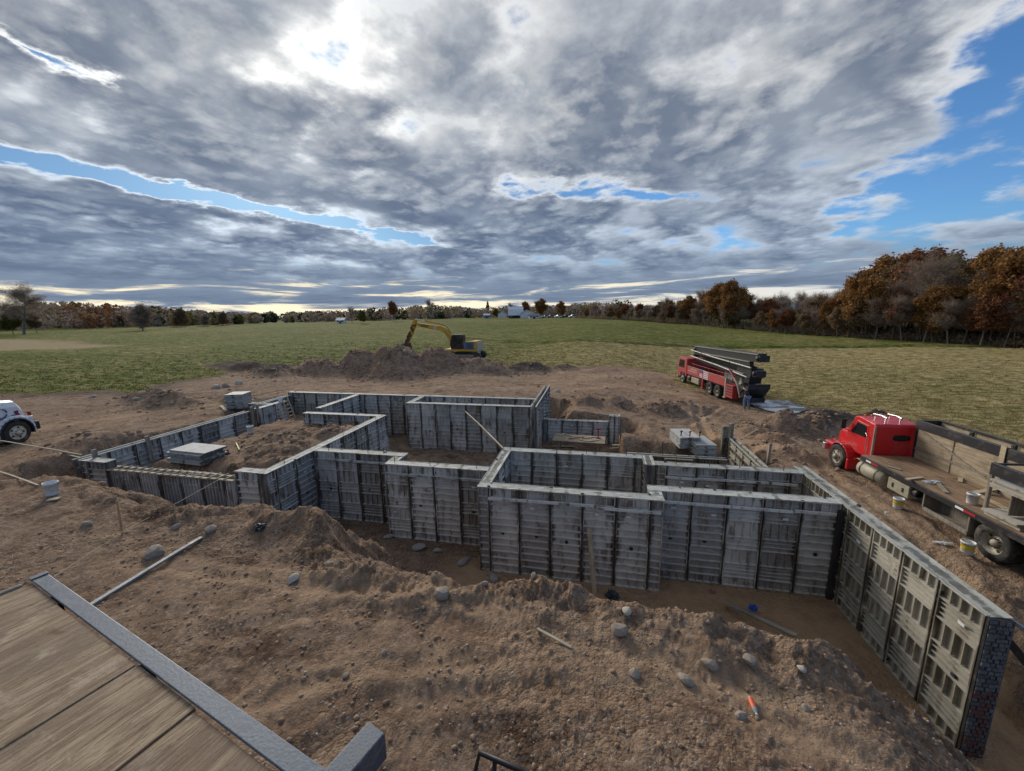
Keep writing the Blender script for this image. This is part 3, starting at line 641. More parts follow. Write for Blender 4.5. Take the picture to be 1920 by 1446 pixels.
    for f, zf, a, b in waler:                                           # timber rail held against the panels just below their heads
        yy = {'S': y0 - .045, 'N': y1 + .045}.get(f); xx = {'W': x0 - .045, 'E': x1 + .045}.get(f); m = MB(); k = a
        while k < b - .05:
            l = min(rnd.uniform(.9, 2.4), b - k); dz = rnd.uniform(-.02, .02)
            if yy is not None: m.bar((x0 + k - ox, yy - oy, h * zf + dz), (x0 + k + l - ox, yy - oy, h * zf + dz + rnd.uniform(-.02, .02)), .06, .07)
            else: m.bar((xx - ox, y0 + k - oy, h * zf), (xx - ox, y0 + k + l - oy, h * zf + dz), .06, .07)
            k += l + rnd.uniform(0, .12)
        m.obj('waler', GREY, t)
    for i in range(rebar):
        f = (i + .5 + rnd.uniform(-.3, .3)) / rebar; hx = x0 + (x1 - x0) * (f if x1 - x0 > y1 - y0 else .5); hy = y0 + (y1 - y0) * (f if y1 - y0 > x1 - x0 else .5)
        MB().tube([(hx - ox, hy - oy, h - .1), (hx - ox + rnd.uniform(-.02, .02), hy - oy, h + rnd.uniform(.14, .30))], .011, 6).obj('rebar', RUST, t)
    return t
wall('front', 'grey ribbed form wall across the front of the projecting bay, leaning stake before it', 'SN', rebar=0, waler=(('S', .885, .35, 5.2),))
wall('boxside', 'short form wall closing the bay beside the recessed front walls', 'WE')
wall('boxback', 'form wall across the rear of the projecting bay', 'SN', rebar=4)
wall('jogback', 'narrow offset wall between the bay rear and the strip room rear', 'WE')
wall('stripback', 'rear form wall of the strip room that meets the walkout wall', 'SN', rebar=4, waler=(('S', .87, .3, 4.2),))
wall('jogfront', 'narrow offset wall joining the bay front and the strip room front', 'WE')
wall('stripfront', 'front form wall of the strip room, black joint where it meets the tan wall', 'SN', waler=(('S', .90, .4, 4.7),))
wk = wall('walkout', 'long tan panelled walkout wall beside the red truck with exposed brick-patterned end', 'WE', TAN, 'cells')
wall('mid', 'front form wall between the bay and the recessed corner', 'SN', rebar=3, waler=(('S', .88, .3, 3.6),))
wall('jogmid', 'narrow offset wall where the recessed front wall steps forward', 'WE')
wall('recess', 'recessed front form wall deepest behind the big dirt lump', 'SN', rebar=3, waler=(('S', .90, .5, 3.5),))
wall('long', 'long form wall dividing the garage fill from the basement', 'WE', rebar=3)
wall('stub', 'short return wall at the garage front corner with pale top', 'SN')
wall('cross', 'form wall crossing behind the garage dirt heap', 'SN')
wall('inner', 'form wall running from the garage dirt to the rear wall', 'WE')
wall('back', 'long rear form wall along the haul road', 'SN')
wall('box2front', 'front form wall of the rear bay with a long diagonal pole against it', 'SN')
wall('box2side', 'side form wall of the rear bay next to the inner basement', 'WE')
wall('box2long', 'form wall of the rear bay extending past the rear wall toward the road', 'WE', filled=False)
wall('low', 'low dark form wall beside the rear bay, bare dirt above it', 'SN', top=False)
wall('pier', 'short form pier at the end of the low dark wall', 'SNE', top=False)
wall('tan', 'low tan form wall with double top rails near the stacked panels', 'WE', TAN, 'cells', filled=False)
wall('brown', 'low brown wooden form wall in front of the stacked panels', 'SN', BROWN, 'corrugated', filled=False)
wall('outer', 'outer garage form wall with two bright top rails and an empty gap', 'WE', filled=False)
wall('outerfront', 'short garage corner wall with pale top next to the plank-topped wall', 'SN')
gw = wall('grade', 'low corrugated garage front wall with planks laid along its top', 'SN', GREY, 'corrugated', filled=False, top=False)
wall('outer2', 'short garage wall between the doorway gap and the ladder', 'WE')
wall('outer3', 'lower garage wall in the far corner near the rear wall', 'WE', filled=False)
wall('spur', 'short spur wall behind the doorway gap by the grey panel stack', 'SN', filled=False)

# bulkhead of the walkout wall: textured brick-pattern liner, blue-grey above and red below
def end_bulkhead():
    x0, x1, y0, y1, zb, zt, fl, ap = WALLS['walkout']; ox, oy = wk.location.x, wk.location.y
    up = worn('bulkhead_grey', (0.115, 0.122, 0.13), .7, .1, .8, (0.05, 0.05, 0.05), 9); rd = worn('bulkhead_red', (0.10, 0.048, 0.042), .8, 0, .6, (0.06, 0.05, 0.05), 6)
    MB().box(x0 + .004 - ox, x1 - .004 - ox, y0 - .05 - oy, y0 - .003 - oy, 0, zt - .02).obj('bulkhead', STEEL, wk)
    n = 34; hgt = (zt - .05) / n; rnd = random.Random(5); dk = worn('bulkhead_dark', (0.075, 0.077, 0.08), .8, .1, .5, (.12, .08, .06), 6)
    for i in range(n):
        k = 4; off = (i % 2) * .04
        for j in range(k):
            a = x0 + .01 + (x1 - x0 - .02) * j / k + (off if j else 0) + rnd.uniform(0, .008); b = x0 + .01 + (x1 - x0 - .02) * (j + 1) / k + (off if j < k - 1 else 0) - rnd.uniform(.006, .018)
            q = rnd.random(); red = i < 17 and ((j in (1, 2) and q < .75) or q < .12)
            MB().box(a - ox, b - ox, y0 - .05 - rnd.uniform(.006, .03) - oy, y0 - .046 - oy, .03 + i * hgt, .03 + (i + 1) * hgt - rnd.uniform(.010, .022)).obj('brick', rd if red else (dk if q > (.45 if i < 17 else .72) else up), wk)
end_bulkhead()
def joint_post(x, y, z0, z1, parent, w=.10):
    MB().box(x - w / 2 - parent.location.x, x + w / 2 - parent.location.x, y - w / 2 - parent.location.y, y + w / 2 - parent.location.y, z0, z1).obj('corner_post', STEEL, parent)
joint_post(6.37, 10.98, 0, 2.60, wk, .11)

# ------------------------------------------------------------------ vehicles (local x forward, y to the vehicle's own port side, z up)
RED = worn('truck_red', (0.56, 0.016, 0.022), 0.30, 0.0, 0.42, (0.26, 0.09, 0.065), 2.2, .08, .03, .5)
REDOLD = worn('faded_red', (0.40, 0.040, 0.038), 0.55, 0.0, 0.55, (0.20, 0.12, 0.10), 2.0, .15, .05)
BLACK = worn('black_paint', (0.018, 0.018, 0.021), 0.5, 0.0, 0.5, (0.10, 0.085, 0.075), 2.5, .2, .1)
TYRE = worn('tyre_rubber', (0.030, 0.029, 0.028), 0.85, 0.0, 0.75, (0.17, 0.145, 0.115), 2.0, .2, .2)
DUSTY = worn('dusty_metal', (0.33, 0.30, 0.23), 0.6, 0.2, 0.6, (0.20, 0.155, 0.11), 3)
CHROME = worn('bright_metal', (0.62, 0.62, 0.62), 0.3, 0.8, 0.3)
WHITEP = worn('white_paint', (0.66, 0.70, 0.74), 0.35, 0.0, 0.25, (0.35, 0.32, 0.28), 1.5, .05, .02)
YELLOW = worn('machine_yellow', (0.50, 0.30, 0.035), 0.5, 0.0, 0.45, (0.16, 0.10, 0.05), 1.3, .12, .05)
BLUEGREY = worn('bluegrey_panel', (0.075, 0.13, 0.19), 0.45, 0.0, 0.4, (0.16, 0.16, 0.16), 2, .15)
GLASS = mat('dark_glass', None, **{'Base Color': (0.012, 0.016, 0.018, 1), 'Roughness': 0.08, 'Specular IOR Level': 0.6})
MUDDY = worn('mud_caked', (0.085, 0.055, 0.035), 0.9, 0.0, 0.7, (0.05, 0.035, 0.028), 3, .3, .5)
PLY = wood('plywood', (0.26, 0.20, 0.13), (0.42, 0.34, 0.24), 0)
DECKW = wood('deck_wood', (0.17, 0.105, 0.062), (0.33, 0.225, 0.145), 0)
LUMBER = wood('lumber', (0.36, 0.28, 0.18), (0.52, 0.43, 0.30), 0)
GREYWOOD = wood('grey_lumber', (0.17, 0.145, 0.115), (0.30, 0.265, 0.215), 2)
TAPE_R = mat('tape_red', None, **{'Base Color': (0.45, 0.02, 0.03, 1), 'Roughness': .4}); TAPE_W = mat('tape_white', None, **{'Base Color': (.75, .75, .75, 1), 'Roughness': .4})
def wheel_parts(r=.52, w=.27, rim=DUSTY, dual=False):
    """tyre and rim pointing to +y, outer face at y = 0"""
    ty = MB(); R = r
    ty.lathe([(R * .58, -.02), (R * .62, 0), (R * .88, .012), (R * .975, -.02), (R, -.055), (R, -w + .055), (R * .975, -w + .02), (R * .85, -w), (R * .58, -w)], (0, 0, 0), 'y', 32)
    for k in range(32):
        a = 2 * math.pi * k / 32; c, s_ = math.cos(a), math.sin(a)
        for yy in (-.10, -.19): ty.bar((R * 1.005 * c, yy - .035, R * 1.005 * s_), (R * 1.005 * c, yy + .035, R * 1.005 * s_), .045, .03, (c, 0, s_))
    if dual: ty.lathe([(R * .58, -w - .04), (R * .9, -w - .04), (R, -w - .09), (R, -2 * w + .02), (R * .9, -2 * w - .02), (R * .58, -2 * w - .02)], (0, 0, 0), 'y', 32)
    rm = MB(); dish = -.13 if dual else -.03
    rm.lathe([(R * .60, -.005), (R * .57, -.03), (R * .52, dish), (R * .36, dish - .01), (R * .30, dish + (.05 if not dual else .0)), (R * .19, dish + .06), (R * .17, dish + .10), (.0, dish + .11)], (0, 0, 0), 'y', 24)
    hub = MB()
    for k in range(10):
        a = 2 * math.pi * k / 10; x, z = R * .25 * math.cos(a), R * .25 * math.sin(a); hub.tube([(x, dish - .02, z), (x, dish + .085, z)], .018, 6)
    for k in range(5):
        a = 2 * math.pi * (k + .5) / 5; x, z = R * .44 * math.cos(a), R * .44 * math.sin(a); hub.lathe([(.045, dish + .004), (.0, dish + .005)], (x, 0, z), 'y', 10)
    return ty.mesh('tyre', TYRE), rm.mesh('rim', rim), hub.mesh('lug_nuts', STEEL)
WH = {k: wheel_parts(dual=d, rim=m) for k, d, m in (('front', False, DUSTY), ('dual', True, DUSTY), ('pale', False, worn('pale_rim', (0.55, 0.50, 0.40), .5, .1, .35)))}
def add_wheel(parent, x, y, z, kind='front', side=1, sc=1.0):
    w = bpy.data.objects.new('wheel', None); COL.objects.link(w); w.parent = parent; w.location = (x, y, z); w.scale = (sc, sc, sc)
    if side < 0: w.rotation_euler = (0, 0, math.pi)
    for nm, me in zip(('tyre', 'rim', 'lug_nuts'), WH[kind]): link(nm, me, w)
    return w
def part(name, mb, m, parent, bevel=0.012, seg=2): return mb.obj(name, m, parent, bevel, seg)
def frame_at(px, py, z, rz): p = P(px, py, z); return p, rz

def arc_strip(m, cx, cz, r0, r1, a0, a1, y0, y1, n=10):
    poly = [(cx + r1 * math.cos(a0 + (a1 - a0) * i / n), cz + r1 * math.sin(a0 + (a1 - a0) * i / n)) for i in range(n + 1)] + [(cx + r0 * math.cos(a1 + (a0 - a1) * i / n), cz + r0 * math.sin(a1 + (a0 - a1) * i / n)) for i in range(n + 1)]
    k = n + 1
    for i in range(n):
        q = [poly[i], poly[i + 1], poly[2 * k - 2 - i], poly[2 * k - 1 - i]]; m.prism(q, y0, y1)
    return m
def red_truck():
    t = empty('flatbed_truck', (11.84, 19.34, .76), math.radians(92.5), 'bright red conventional flatbed truck with plywood racks parked beside the tan wall', 'truck')
    def taper(m, z0, z1, k):
        m.v = [(x, y * (1 - (1 - k) * max(0, min(1, (z - z0) / (z1 - z0)))), z) for x, y, z in m.v]; return m
    c = MB(); c.prism([(-1.45, .92), (-1.45, 2.30), (-1.38, 2.40), (-.45, 2.50), (-.22, 2.44), (.12, 1.74), (.12, .88)], -.80, .80)
    cab = part('cab', taper(c, 1.7, 2.5, .93), RED, t, .045, 3)
    r = MB(); r.box(-1.50, -1.455, -.82, .82, .90, .99); r.box(-1.50, -1.452, -.83, -.76, .95, 2.32); r.box(-1.50, -1.452, .76, .83, .95, 2.32); part('rear_trim', r, DUSTY, cab, .006)
    w = MB(); n = 14; ring = [(-1.465, .30 * (1 if math.cos(a) > 0 else -1) * min(1, abs(math.cos(a)) * 1.25) - .18, 1.86 + .13 * math.sin(a)) for a in [2 * math.pi * k / n for k in range(n)]]
    w.loft([ring, [(x + .03, y, z) for x, y, z in ring]]); part('rear_window', w, GLASS, cab, 0)
    d = MB(); d.prism([(-1.08, .98), (-1.08, 2.24), (-.40, 2.30), (-.06, 1.70), (-.02, .98)], .772, .806); door = part('door', taper(d, 1.7, 2.5, .935), RED, t, .012)
    g = MB(); g.prism([(-1.00, 1.72), (-.98, 2.19), (-.44, 2.23), (-.16, 1.72)], .790, .814); part('side_window', taper(g, 1.7, 2.5, .935), GLASS, door, 0)
    h = MB(); h.tube([(-1.16, .83, 1.12), (-1.16, .86, 1.2), (-1.14, .83, 1.85)], .014, 6); h.tube([(-1.16, .84, 1.82), (-1.0, .81, 1.92)], .012, 6); part('grab_handle', h, CHROME, t, 0)
    g = MB(); g.add([(.128, -.70, 1.76), (.128, .70, 1.76), (-.205, .66, 2.42), (-.205, -.66, 2.42)], [(0, 1, 2, 3)]); part('windshield', g, GLASS, cab, 0)
    hd = MB(); rings = []
    for x, hw, zb, zt in ((.10, .66, .85, 1.72), (.45, .62, .82, 1.70), (.85, .56, .80, 1.62), (1.02, .53, .80, 1.50), (1.06, .50, .80, 1.2)):
        rings.append([(x, -hw, zb), (x, -hw, zt - .14), (x, -hw + .16, zt), (x, hw - .16, zt), (x, hw, zt - .14), (x, hw, zb)])
    hd.loft(rings, True, False); part('hood', hd, RED, t, .03, 3)
    g = MB(); g.box(1.055, 1.085, -.42, .42, .86, 1.40); part('grille', g, CHROME, t)
    for s in (-1, 1):
        f = MB(); y0, y1 = (.52, 1.12) if s > 0 else (-1.12, -.52)
        arc_strip(f, 0.0, .50, .60, .66, math.radians(-25), math.radians(205), y0, y1, 12); f.box(.40, .98, min(y0, y1) if s < 0 else y0, max(y0, y1) if s < 0 else y1, .86, .98)
        f.box(-.68, -.56, y0, y1, .16, .62); fd = part('fender', f, RED, t, .03, 2)
        l = MB(); l.box(-.69, -.66, (y0 + y1) / 2 - .03 * s, (y0 + y1) / 2 + .06 * s, .62, .70); part('marker_light', l, mat('amber', None, **{'Base Color': (.6, .2, .02, 1)}), fd, 0)
        l = MB(); l.lathe([(.10, .02), (.085, .05), (.0, .06)], (1.02, s * .74, 1.02), 'x', 14); part('headlight', l, CHROME, t, 0)
        m_ = MB(); m_.tube([(.0, s * .80, 1.70), (.05, s * 1.02, 1.86), (.05, s * 1.02, 2.22), (-.1, s * .80, 2.34)], .016, 6); m_.box(.02, .08, s * 1.02 - .09, s * 1.02 + .09, 1.80, 2.22); part('mirror', m_, STEEL, t, 0)
    b = MB(); b.box(.98, 1.16, -1.10, 1.10, .50, .80); part('bumper', b, CHROME, t)
    for yy in (-.22, .30):
        m_ = MB(); m_.tube([(-.55, yy, 2.62), (-1.0, yy, 2.66), (-1.28, yy, 2.62)], [.035, .025, .045], 10); m_.bar((-.65, yy, 2.46), (-.65, yy, 2.63), .03, .03); m_.bar((-1.2, yy, 2.42), (-1.2, yy, 2.63), .03, .03); part('air_horn', m_, CHROME, t, 0)
    m_ = MB()
    for yy in (-.5, -.25, 0, .25, .5): m_.box(-.42, -.34, yy - .04, yy + .04, 2.50, 2.545)
    part('roof_lights', m_, mat('amber', None), t, .01)
    add_wheel(t, 0, 1.18, .52, 'front'); add_wheel(t, 0, -1.18, .52, 'front', -1)
    for x in (-6.83, -8.16): add_wheel(t, x, 1.20, .52, 'dual'); add_wheel(t, x, -1.20, .52, 'dual', -1)
    ax = MB()
    for x in (0, -6.83, -8.16): ax.tube([(x, -1, .52), (x, 1, .52)], .08, 10)
    for s in (-.42, .42): ax.box(-10.0, .9, s - .05, s + .05, .72, .96)
    part('chassis', ax, BLACK, t)
    # bed
    L0, L1 = -1.56, -10.2
    for s in (-1, 1): m_ = MB(); m_.box(L1, L0, s * 1.20 - .04, s * 1.20 + .04, .93, 1.125); part('bed_rail', m_, BLACK, t)
    m_ = MB()
    for x in np.arange(L1 + .2, L0, .6): m_.box(x - .04, x + .04, -1.15, 1.15, .95, 1.08)
    m_.box(L0 - .08, L0, -1.16, 1.16, .95, 1.12); part('bed_beams', m_, BLACK, t)
    for k in range(4):
        a, b_ = L0 - k * 2.15, max(L1, L0 - (k + 1) * 2.15)
        for y0, y1 in ((-1.2, -.01), (0, 1.2)): m_ = MB(); m_.box(b_ + .006, a - .006, y0, y1, 1.126, 1.15); part('bed_board', m_, DECKW, t, .003)
    for x0 in (-1.9, -5.7):
        m_ = MB(); m_.box(x0 - .26, x0, 1.242, 1.246, 1.0, 1.07); part('reflective_tape', m_, TAPE_W, t, 0); m_ = MB(); m_.box(x0 - .62, x0 - .27, 1.242, 1.246, 1.0, 1.07); part('reflective_tape', m_, TAPE_R, t, 0)
    m_ = MB(); m_.lathe([(0, -1.35), (.24, -1.35), (.30, -1.32), (.30, -.03), (.24, 0), (0, 0)], (-1.35, .92, .56), 'x', 20); tk = part('fuel_tank', m_, DUSTY, t, 0)
    for x in (-1.6, -2.4): m_ = MB(); m_.lathe([(.312, 0), (.312, .06)], (x, .92, .56), 'x', 20); part('tank_strap', m_, STEEL, tk, 0)
    m_ = MB(); m_.box(-2.62, -1.28, .72, 1.18, .88, .91); part('step_plate', m_, DUSTY, t)
    m_ = MB(); m_.box(-3.9, -2.95, .62, 1.14, .38, .82); tb = part('toolbox', m_, DUSTY, t, .02)
    for x in (-3.2, -3.65): m_ = MB(); m_.box(x - .03, x + .03, 1.142, 1.16, .52, .68); part('latch', m_, STEEL, tb, 0)
    m_ = MB(); m_.lathe([(.14, 0), (.14, .5), (.05, .52)], (-4.1, .95, .66), 'x', 12); part('air_tank', m_, STEEL, t, 0)
    m_ = MB(); m_.box(-6.15, -4.55, .72, 1.20, .30, .36); m_.box(-6.15, -4.55, 1.14, 1.20, .30, .46); m_.box(-6.15, -6.09, .72, 1.20, .30, .93); m_.box(-4.61, -4.55, .72, 1.20, .30, .93); m_.box(-6.1, -4.6, .70, .74, .30, .93); part('underbed_box', m_, GREYWOOD, t)
    # racks
    yr = -.52
    for k, (a, b_) in enumerate(((-1.72, -3.2), (-3.34, -4.75), (-4.95, -6.25))): m_ = MB(); m_.box(b_, a, yr - .02, yr + .005, 1.16, 2.34); part('rack_plywood', m_, PLY, t, .003)
    for x in (-1.62, -3.27, -4.85, -6.4, -8.0, -9.6): m_ = MB(); m_.box(x - .05, x + .05, yr - .10, yr - .021, 1.15, 2.34); part('rack_post', m_, PLY if x == -3.27 else BLACK, t)
    m_ = MB(); m_.bar((-1.7, yr + .02, 1.55), (-6.3, yr + .02, 1.62), .03, .05); m_.bar((-1.9, yr + .025, 2.3), (-5.0, yr + .025, 1.35), .03, .05); part('rack_brace', m_, GREYWOOD, t, 0)
    m_ = MB(); m_.box(-10.2, -1.58, yr - .07, yr + .03, 2.34, 2.68); part('rack_beam', m_, BLACK, t, .01)
    m_ = MB(); m_.bar((-4.85, yr + .05, 2.75), (-4.85, yr + .05, 1.3), .16, .02, (0, 1, 0)); m_.bar((-4.85, yr + .06, 1.3), (-4.9, .1, 1.17), .16, .02); m_.bar((-4.9, .1, 1.17), (-6.0, .2, 1.17), .02, .16, (0, 1, 0)); m_.box(-4.93, -4.77, yr - .09, yr + .05, 2.685, 2.70); part('canvas_strap', m_, LUMBER, t, 0)
    yf = -1.28
    for z0, z1 in ((2.60, 2.70), (1.85, 1.92)): m_ = MB(); m_.box(-10.2, -1.58, yf - .03, yf + .03, z0, z1); part('far_rail', m_, BLACK, t)
    for k, x in enumerate((-1.62, -2.9, -4.3, -5.7, -7.1, -8.5, -9.9)):
        m_ = MB(); m_.box(x - .05, x + .05, yf - .035, yf + .035, 1.15, 2.60); part('rack_post', m_, BLACK, t)
        if k: m_ = MB(); m_.box(x + .1, x + 1.22, yf - .012, yf + .012, 1.95, 2.56); part('rack_plywood', m_, PLY, t, .003)
    m_ = MB(); m_.box(-1.64, -1.56, yf + .031, yr - .071, 2.42, 2.66); part('rack_beam', m_, BLACK, t)
    yn = .98
    for x in (-6.25, -8.2, -10.0): m_ = MB(); m_.box(x - .04, x + .04, yn - .04, yn + .04, 1.15, 2.30); part('rack_post', m_, GREYWOOD, t)
    m_ = MB(); m_.box(-10.2, -6.2, yn - .05, yn + .05, 2.30, 2.66); part('rack_beam', m_, BLACK, t)
    m_ = MB(); m_.bar((-6.25, yn, 2.62), (-6.25, yr, 2.64), .06, .06); part('rack_beam', m_, STEEL, t)
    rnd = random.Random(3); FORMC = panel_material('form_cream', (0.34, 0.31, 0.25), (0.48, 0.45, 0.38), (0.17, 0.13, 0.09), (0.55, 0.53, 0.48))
    for x0, x1 in ((-7.3, -6.35), (-8.45, -7.4), (-9.6, -8.5)):
        z = 1.99
        for k in range(4): m_ = MB(); m_.box(x0 + rnd.uniform(0, .05), x1, yr + .15, yn + .10 + rnd.uniform(-.03, .04), z, z + .055); part('carried_form', m_, FORMC, t, .004); z += .062
        z = 1.155 if x0 != -8.45 else 1.40
        for k in range(3): m_ = MB(); m_.box(x0, x1, .2, yn + .10 + rnd.uniform(-.02, .10), z, z + .055); part('carried_form', m_, FORMC, t, .004); z += .062
        m_ = MB(); m_.box(x0, x1, -.1, yn - .05, 1.93, 1.985); part('rack_shelf', m_, GREYWOOD, t)
        m_ = MB(); m_.box(x1 - .5, x1 - .46, .2, yn, 1.36, 1.93); part('rack_post', m_, GREYWOOD, t)
    m_ = MB(); m_.box(-10.0, -6.3, yr + .04, yr + .08, 1.15, 2.3); part('rack_back', m_, DECKW, t)
    return t
truck = red_truck()

def pump_truck():
    p = P(1279, 718, .52); rz = math.radians(100.6)
    t = empty('concrete_pump_truck', (p.x + 1.2 * math.sin(rz), p.y - 1.2 * math.cos(rz), .50), rz, 'faded red concrete pump truck with folded black boom at the edge of the stubble field', 'truck')
    add = lambda x, k, s: add_wheel(t, x, 1.22 * s, .55, k, s, 1.06)
    for s in (1, -1): add(0, 'front', s); add(-5.75, 'dual', s); add(-7.15, 'dual', s)
    m = MB(); m.prism([(-.85, .80), (-.85, 2.50), (-.70, 2.60), (.95, 2.62), (1.12, 2.5), (1.32, 1.60), (1.34, .62), (.62, .62), (.5, 1.1), (-.5, 1.1), (-.62, .80)], -1.2, 1.2); cab = part('cab', m, REDOLD, t, .05, 3)
    for s in (-1, 1): m = MB(); m.prism([(-.30, 1.62), (-.30, 2.38), (.86, 2.38), (1.10, 1.62)], s * 1.196, s * 1.215); part('side_window', m, GLASS, cab, 0)
    m = MB(); m.add([(1.335, -1.05, 1.62), (1.335, 1.05, 1.62), (1.145, 1.0, 2.46), (1.145, -1.0, 2.46)], [(0, 1, 2, 3)]); part('windshield', m, GLASS, cab, 0)
    m = MB(); m.box(1.2, 1.5, -1.2, 1.2, .42, .70); part('bumper', m, DUSTY, t)
    m = MB()
    for s in (-.45, .45): m.box(-9.0, .8, s - .06, s + .06, .72, 1.0)
    m.box(-8.2, -.9, -1.0, 1.0, 1.0, 1.15); part('chassis', m, BLACK, t)
    for x0, x1 in ((-3.65, -.95), (-5.35, -3.70), (-8.25, -5.40)):
        for s in (1, -1): m = MB(); m.box(x0, x1, s * 1.14 - .05, s * 1.14 + .05, 1.12 if x0 > -5 else 1.20, 1.92); sp = part('side_panel', m, REDOLD if x0 != -5.35 else WHITEP, t)
    # painted flag on the pale panel
    for k in range(4): m = MB(); m.box(-5.30, -3.74, 1.192, 1.196, 1.26 + k * .16, 1.34 + k * .16); part('flag_stripe', m, worn('flag_red', (.45, .10, .11), .6), t, 0)
    m = MB(); m.box(-4.42, -3.74, 1.197, 1.200, 1.58, 1.90); part('flag_canton', m, worn('flag_blue', (.06, .08, .22), .6), t, 0)
    for x0, x1, zz in ((-3.1, -1.9, 1.66), (-3.1, -1.4, 1.44)):
        m = MB(); x = x0
        while x < x1: m.box(x, x + .11, 1.192, 1.195, zz, zz + .13); x += .17
        part('faded_lettering', m, worn('letter_pale', (.55, .35, .33), .6), t, 0)
    m = MB(); m.box(-8.3, -1.0, 1.195, 1.215, 1.90, 1.95); part('trim_rail', m, DUSTY, t)
    m = MB(); m.box(-3.6, -2.0, .75, 1.18, .45, .98); part('water_tank', m, DUSTY, t, .05)
    m = MB(); m.lathe([(.0, 0), (.26, 0), (.26, .7), (.0, .7)], (-1.8, .95, .75), 'x', 14); part('air_tank', m, STEEL, t, 0)
    for x in (-4.35, -8.35): m = MB(); m.box(x - .09, x + .09, 1.02, 1.2, .35, 1.9); m.box(x - .2, x + .2, .95, 1.25, .28, .36); part('outrigger', m, DUSTY if x < -5 else REDOLD, t)
    m = MB(); m.box(-9.5, -8.45, -1.15, 1.18, .42, 1.45); rp = part('rear_cabinet', m, REDOLD, t)
    for z in (.62, .84, 1.06, 1.28): m = MB(); m.box(-9.4, -8.6, 1.181, 1.20, z, z + .09); part('louver', m, BLACK, rp, 0)
    m = MB(); m.prism([(-10.3, .7), (-10.9, 1.45), (-10.9, 1.6), (-9.6, 1.6), (-9.55, .7)], -.8, .8); m.box(-10.92, -10.84, -.8, .8, 1.55, 1.8); part('hopper', m, BLACK, t)
    m = MB(); m.box(-10.6, -9.9, -.7, .7, .35, .72); part('mixer_base', m, BLACK, t)
    # turret, boom sections, cylinders and delivery pipe
    m = MB(); m.lathe([(.75, 0), (.7, .35), (.55, .5), (.5, 1.1)], (-9.3, 0, 1.15), 'z', 16); m.prism([(-10.3, 1.75), (-10.5, 2.9), (-8.6, 3.0), (-8.3, 1.75)], -.45, .45); part('turret', m, BLACK, t)
    secs = [((-.5, 3.62), (-11.0, 3.78), .62, .60, .05), ((-.4, 2.98), (-10.6, 2.50), .50, .44, -.30), ((-1.2, 2.62), (-9.6, 2.25), .38, .36, .30), ((-.9, 3.18), (-10.4, 3.30), .36, .30, .42)]
    for (x0, z0), (x1, z1), hgt, wid, yy in secs:
        m = MB(); m.loft([[(x, yy - wid / 2, z - hh / 2), (x, yy + wid / 2, z - hh / 2), (x, yy + wid / 2, z + hh / 2), (x, yy - wid / 2, z + hh / 2)] for x, z, hh in ((x0, z0, hgt * .75), ((x0 + x1) / 2, (z0 + z1) / 2, hgt), (x1, z1, hgt))]); bo = part('boom_section', m, worn('boom_black', (.012, .013, .015), .5, 0, .25, (.06, .055, .05), 2.5), t, .02)
        m = MB(); m.box(min(x0, x1), max(x0, x1), yy - wid / 2 - .02, yy + wid / 2 + .02, z0 + hgt * .30, z0 + hgt * .36) if False else m.bar((x0, yy + wid / 2 + .05, z0 + hgt * .30), (x1, yy + wid / 2 + .05, z1 + hgt * .42), .05, .05); part('edge_rail', m, DUSTY, bo, 0)
    for pts in (((-.6, .75, 3.45), (-5, .72, 3.22), (-10.8, .7, 3.05)), ((-.7, .78, 2.86), (-6, .78, 2.62), (-10.5, .75, 2.30))):
        m = MB(); m.tube(pts, .065, 8)
        for x in (.2, .5, .8):
            k = int(x * (len(pts) - 1)); a, b = Vector(pts[k]), Vector(pts[min(k + 1, len(pts) - 1)]); q = a.lerp(b, .5); m.tube([q - Vector((.06, 0, 0)), q + Vector((.06, 0, 0))], .095, 8)
        part('delivery_pipe', m, worn('pipe_grey', (.30, .30, .28), .5, .3, .5), t, 0)
    for a, b in (((-10.6, .2, 3.0), (-7.0, .2, 3.3)), ((-2.2, .1, 3.0), (-5.5, .1, 3.35))): m = MB(); m.tube([a, Vector(a).lerp(Vector(b), .55)], .11, 10); m.tube([Vector(a).lerp(Vector(b), .5), b], .06, 8); part('hydraulic_ram', m, STEEL, t, 0)
    for x, z in ((-11.0, 3.75), (-10.75, 2.6), (-.5, 3.5), (-.55, 3.0)): m = MB(); m.box(x - .26, x + .26, -.34, .38, z - .24, z + .22); m.lathe([(0, -.40), (.17, -.40), (.17, .44), (0, .44)], (x, .02, z), 'y', 12); part('boom_knuckle', m, BLACK, t, 0)
    m = MB(); m.tube([(-9.2, 1.0, 2.1), (-9.9, 1.05, 1.6), (-10.3, 1.0, .7)], .07, 8); part('rear_pipe', m, DUSTY, t, 0)
    m = MB(); m.tube([(-8.2, .9, 2.6), (-9.0, 1.0, 2.2), (-9.3, 1.0, 1.9)], .06, 8); m.tube([(-8.8, .95, 1.6), (-9.4, 1.05, 2.3)], .05, 8); part('hose', m, REDOLD, t, 0)
    m = MB()
    for x in np.arange(-8.2, -1.4, .8): m.tube([(x, 1.0, 1.95), (x, 1.0, 2.2)], .02, 5)
    m.tube([(-8.2, 1.0, 2.2), (-1.6, 1.0, 2.2)], .02, 5); part('walkway_rail', m, REDOLD, t, 0)
    return t
pump = pump_truck()

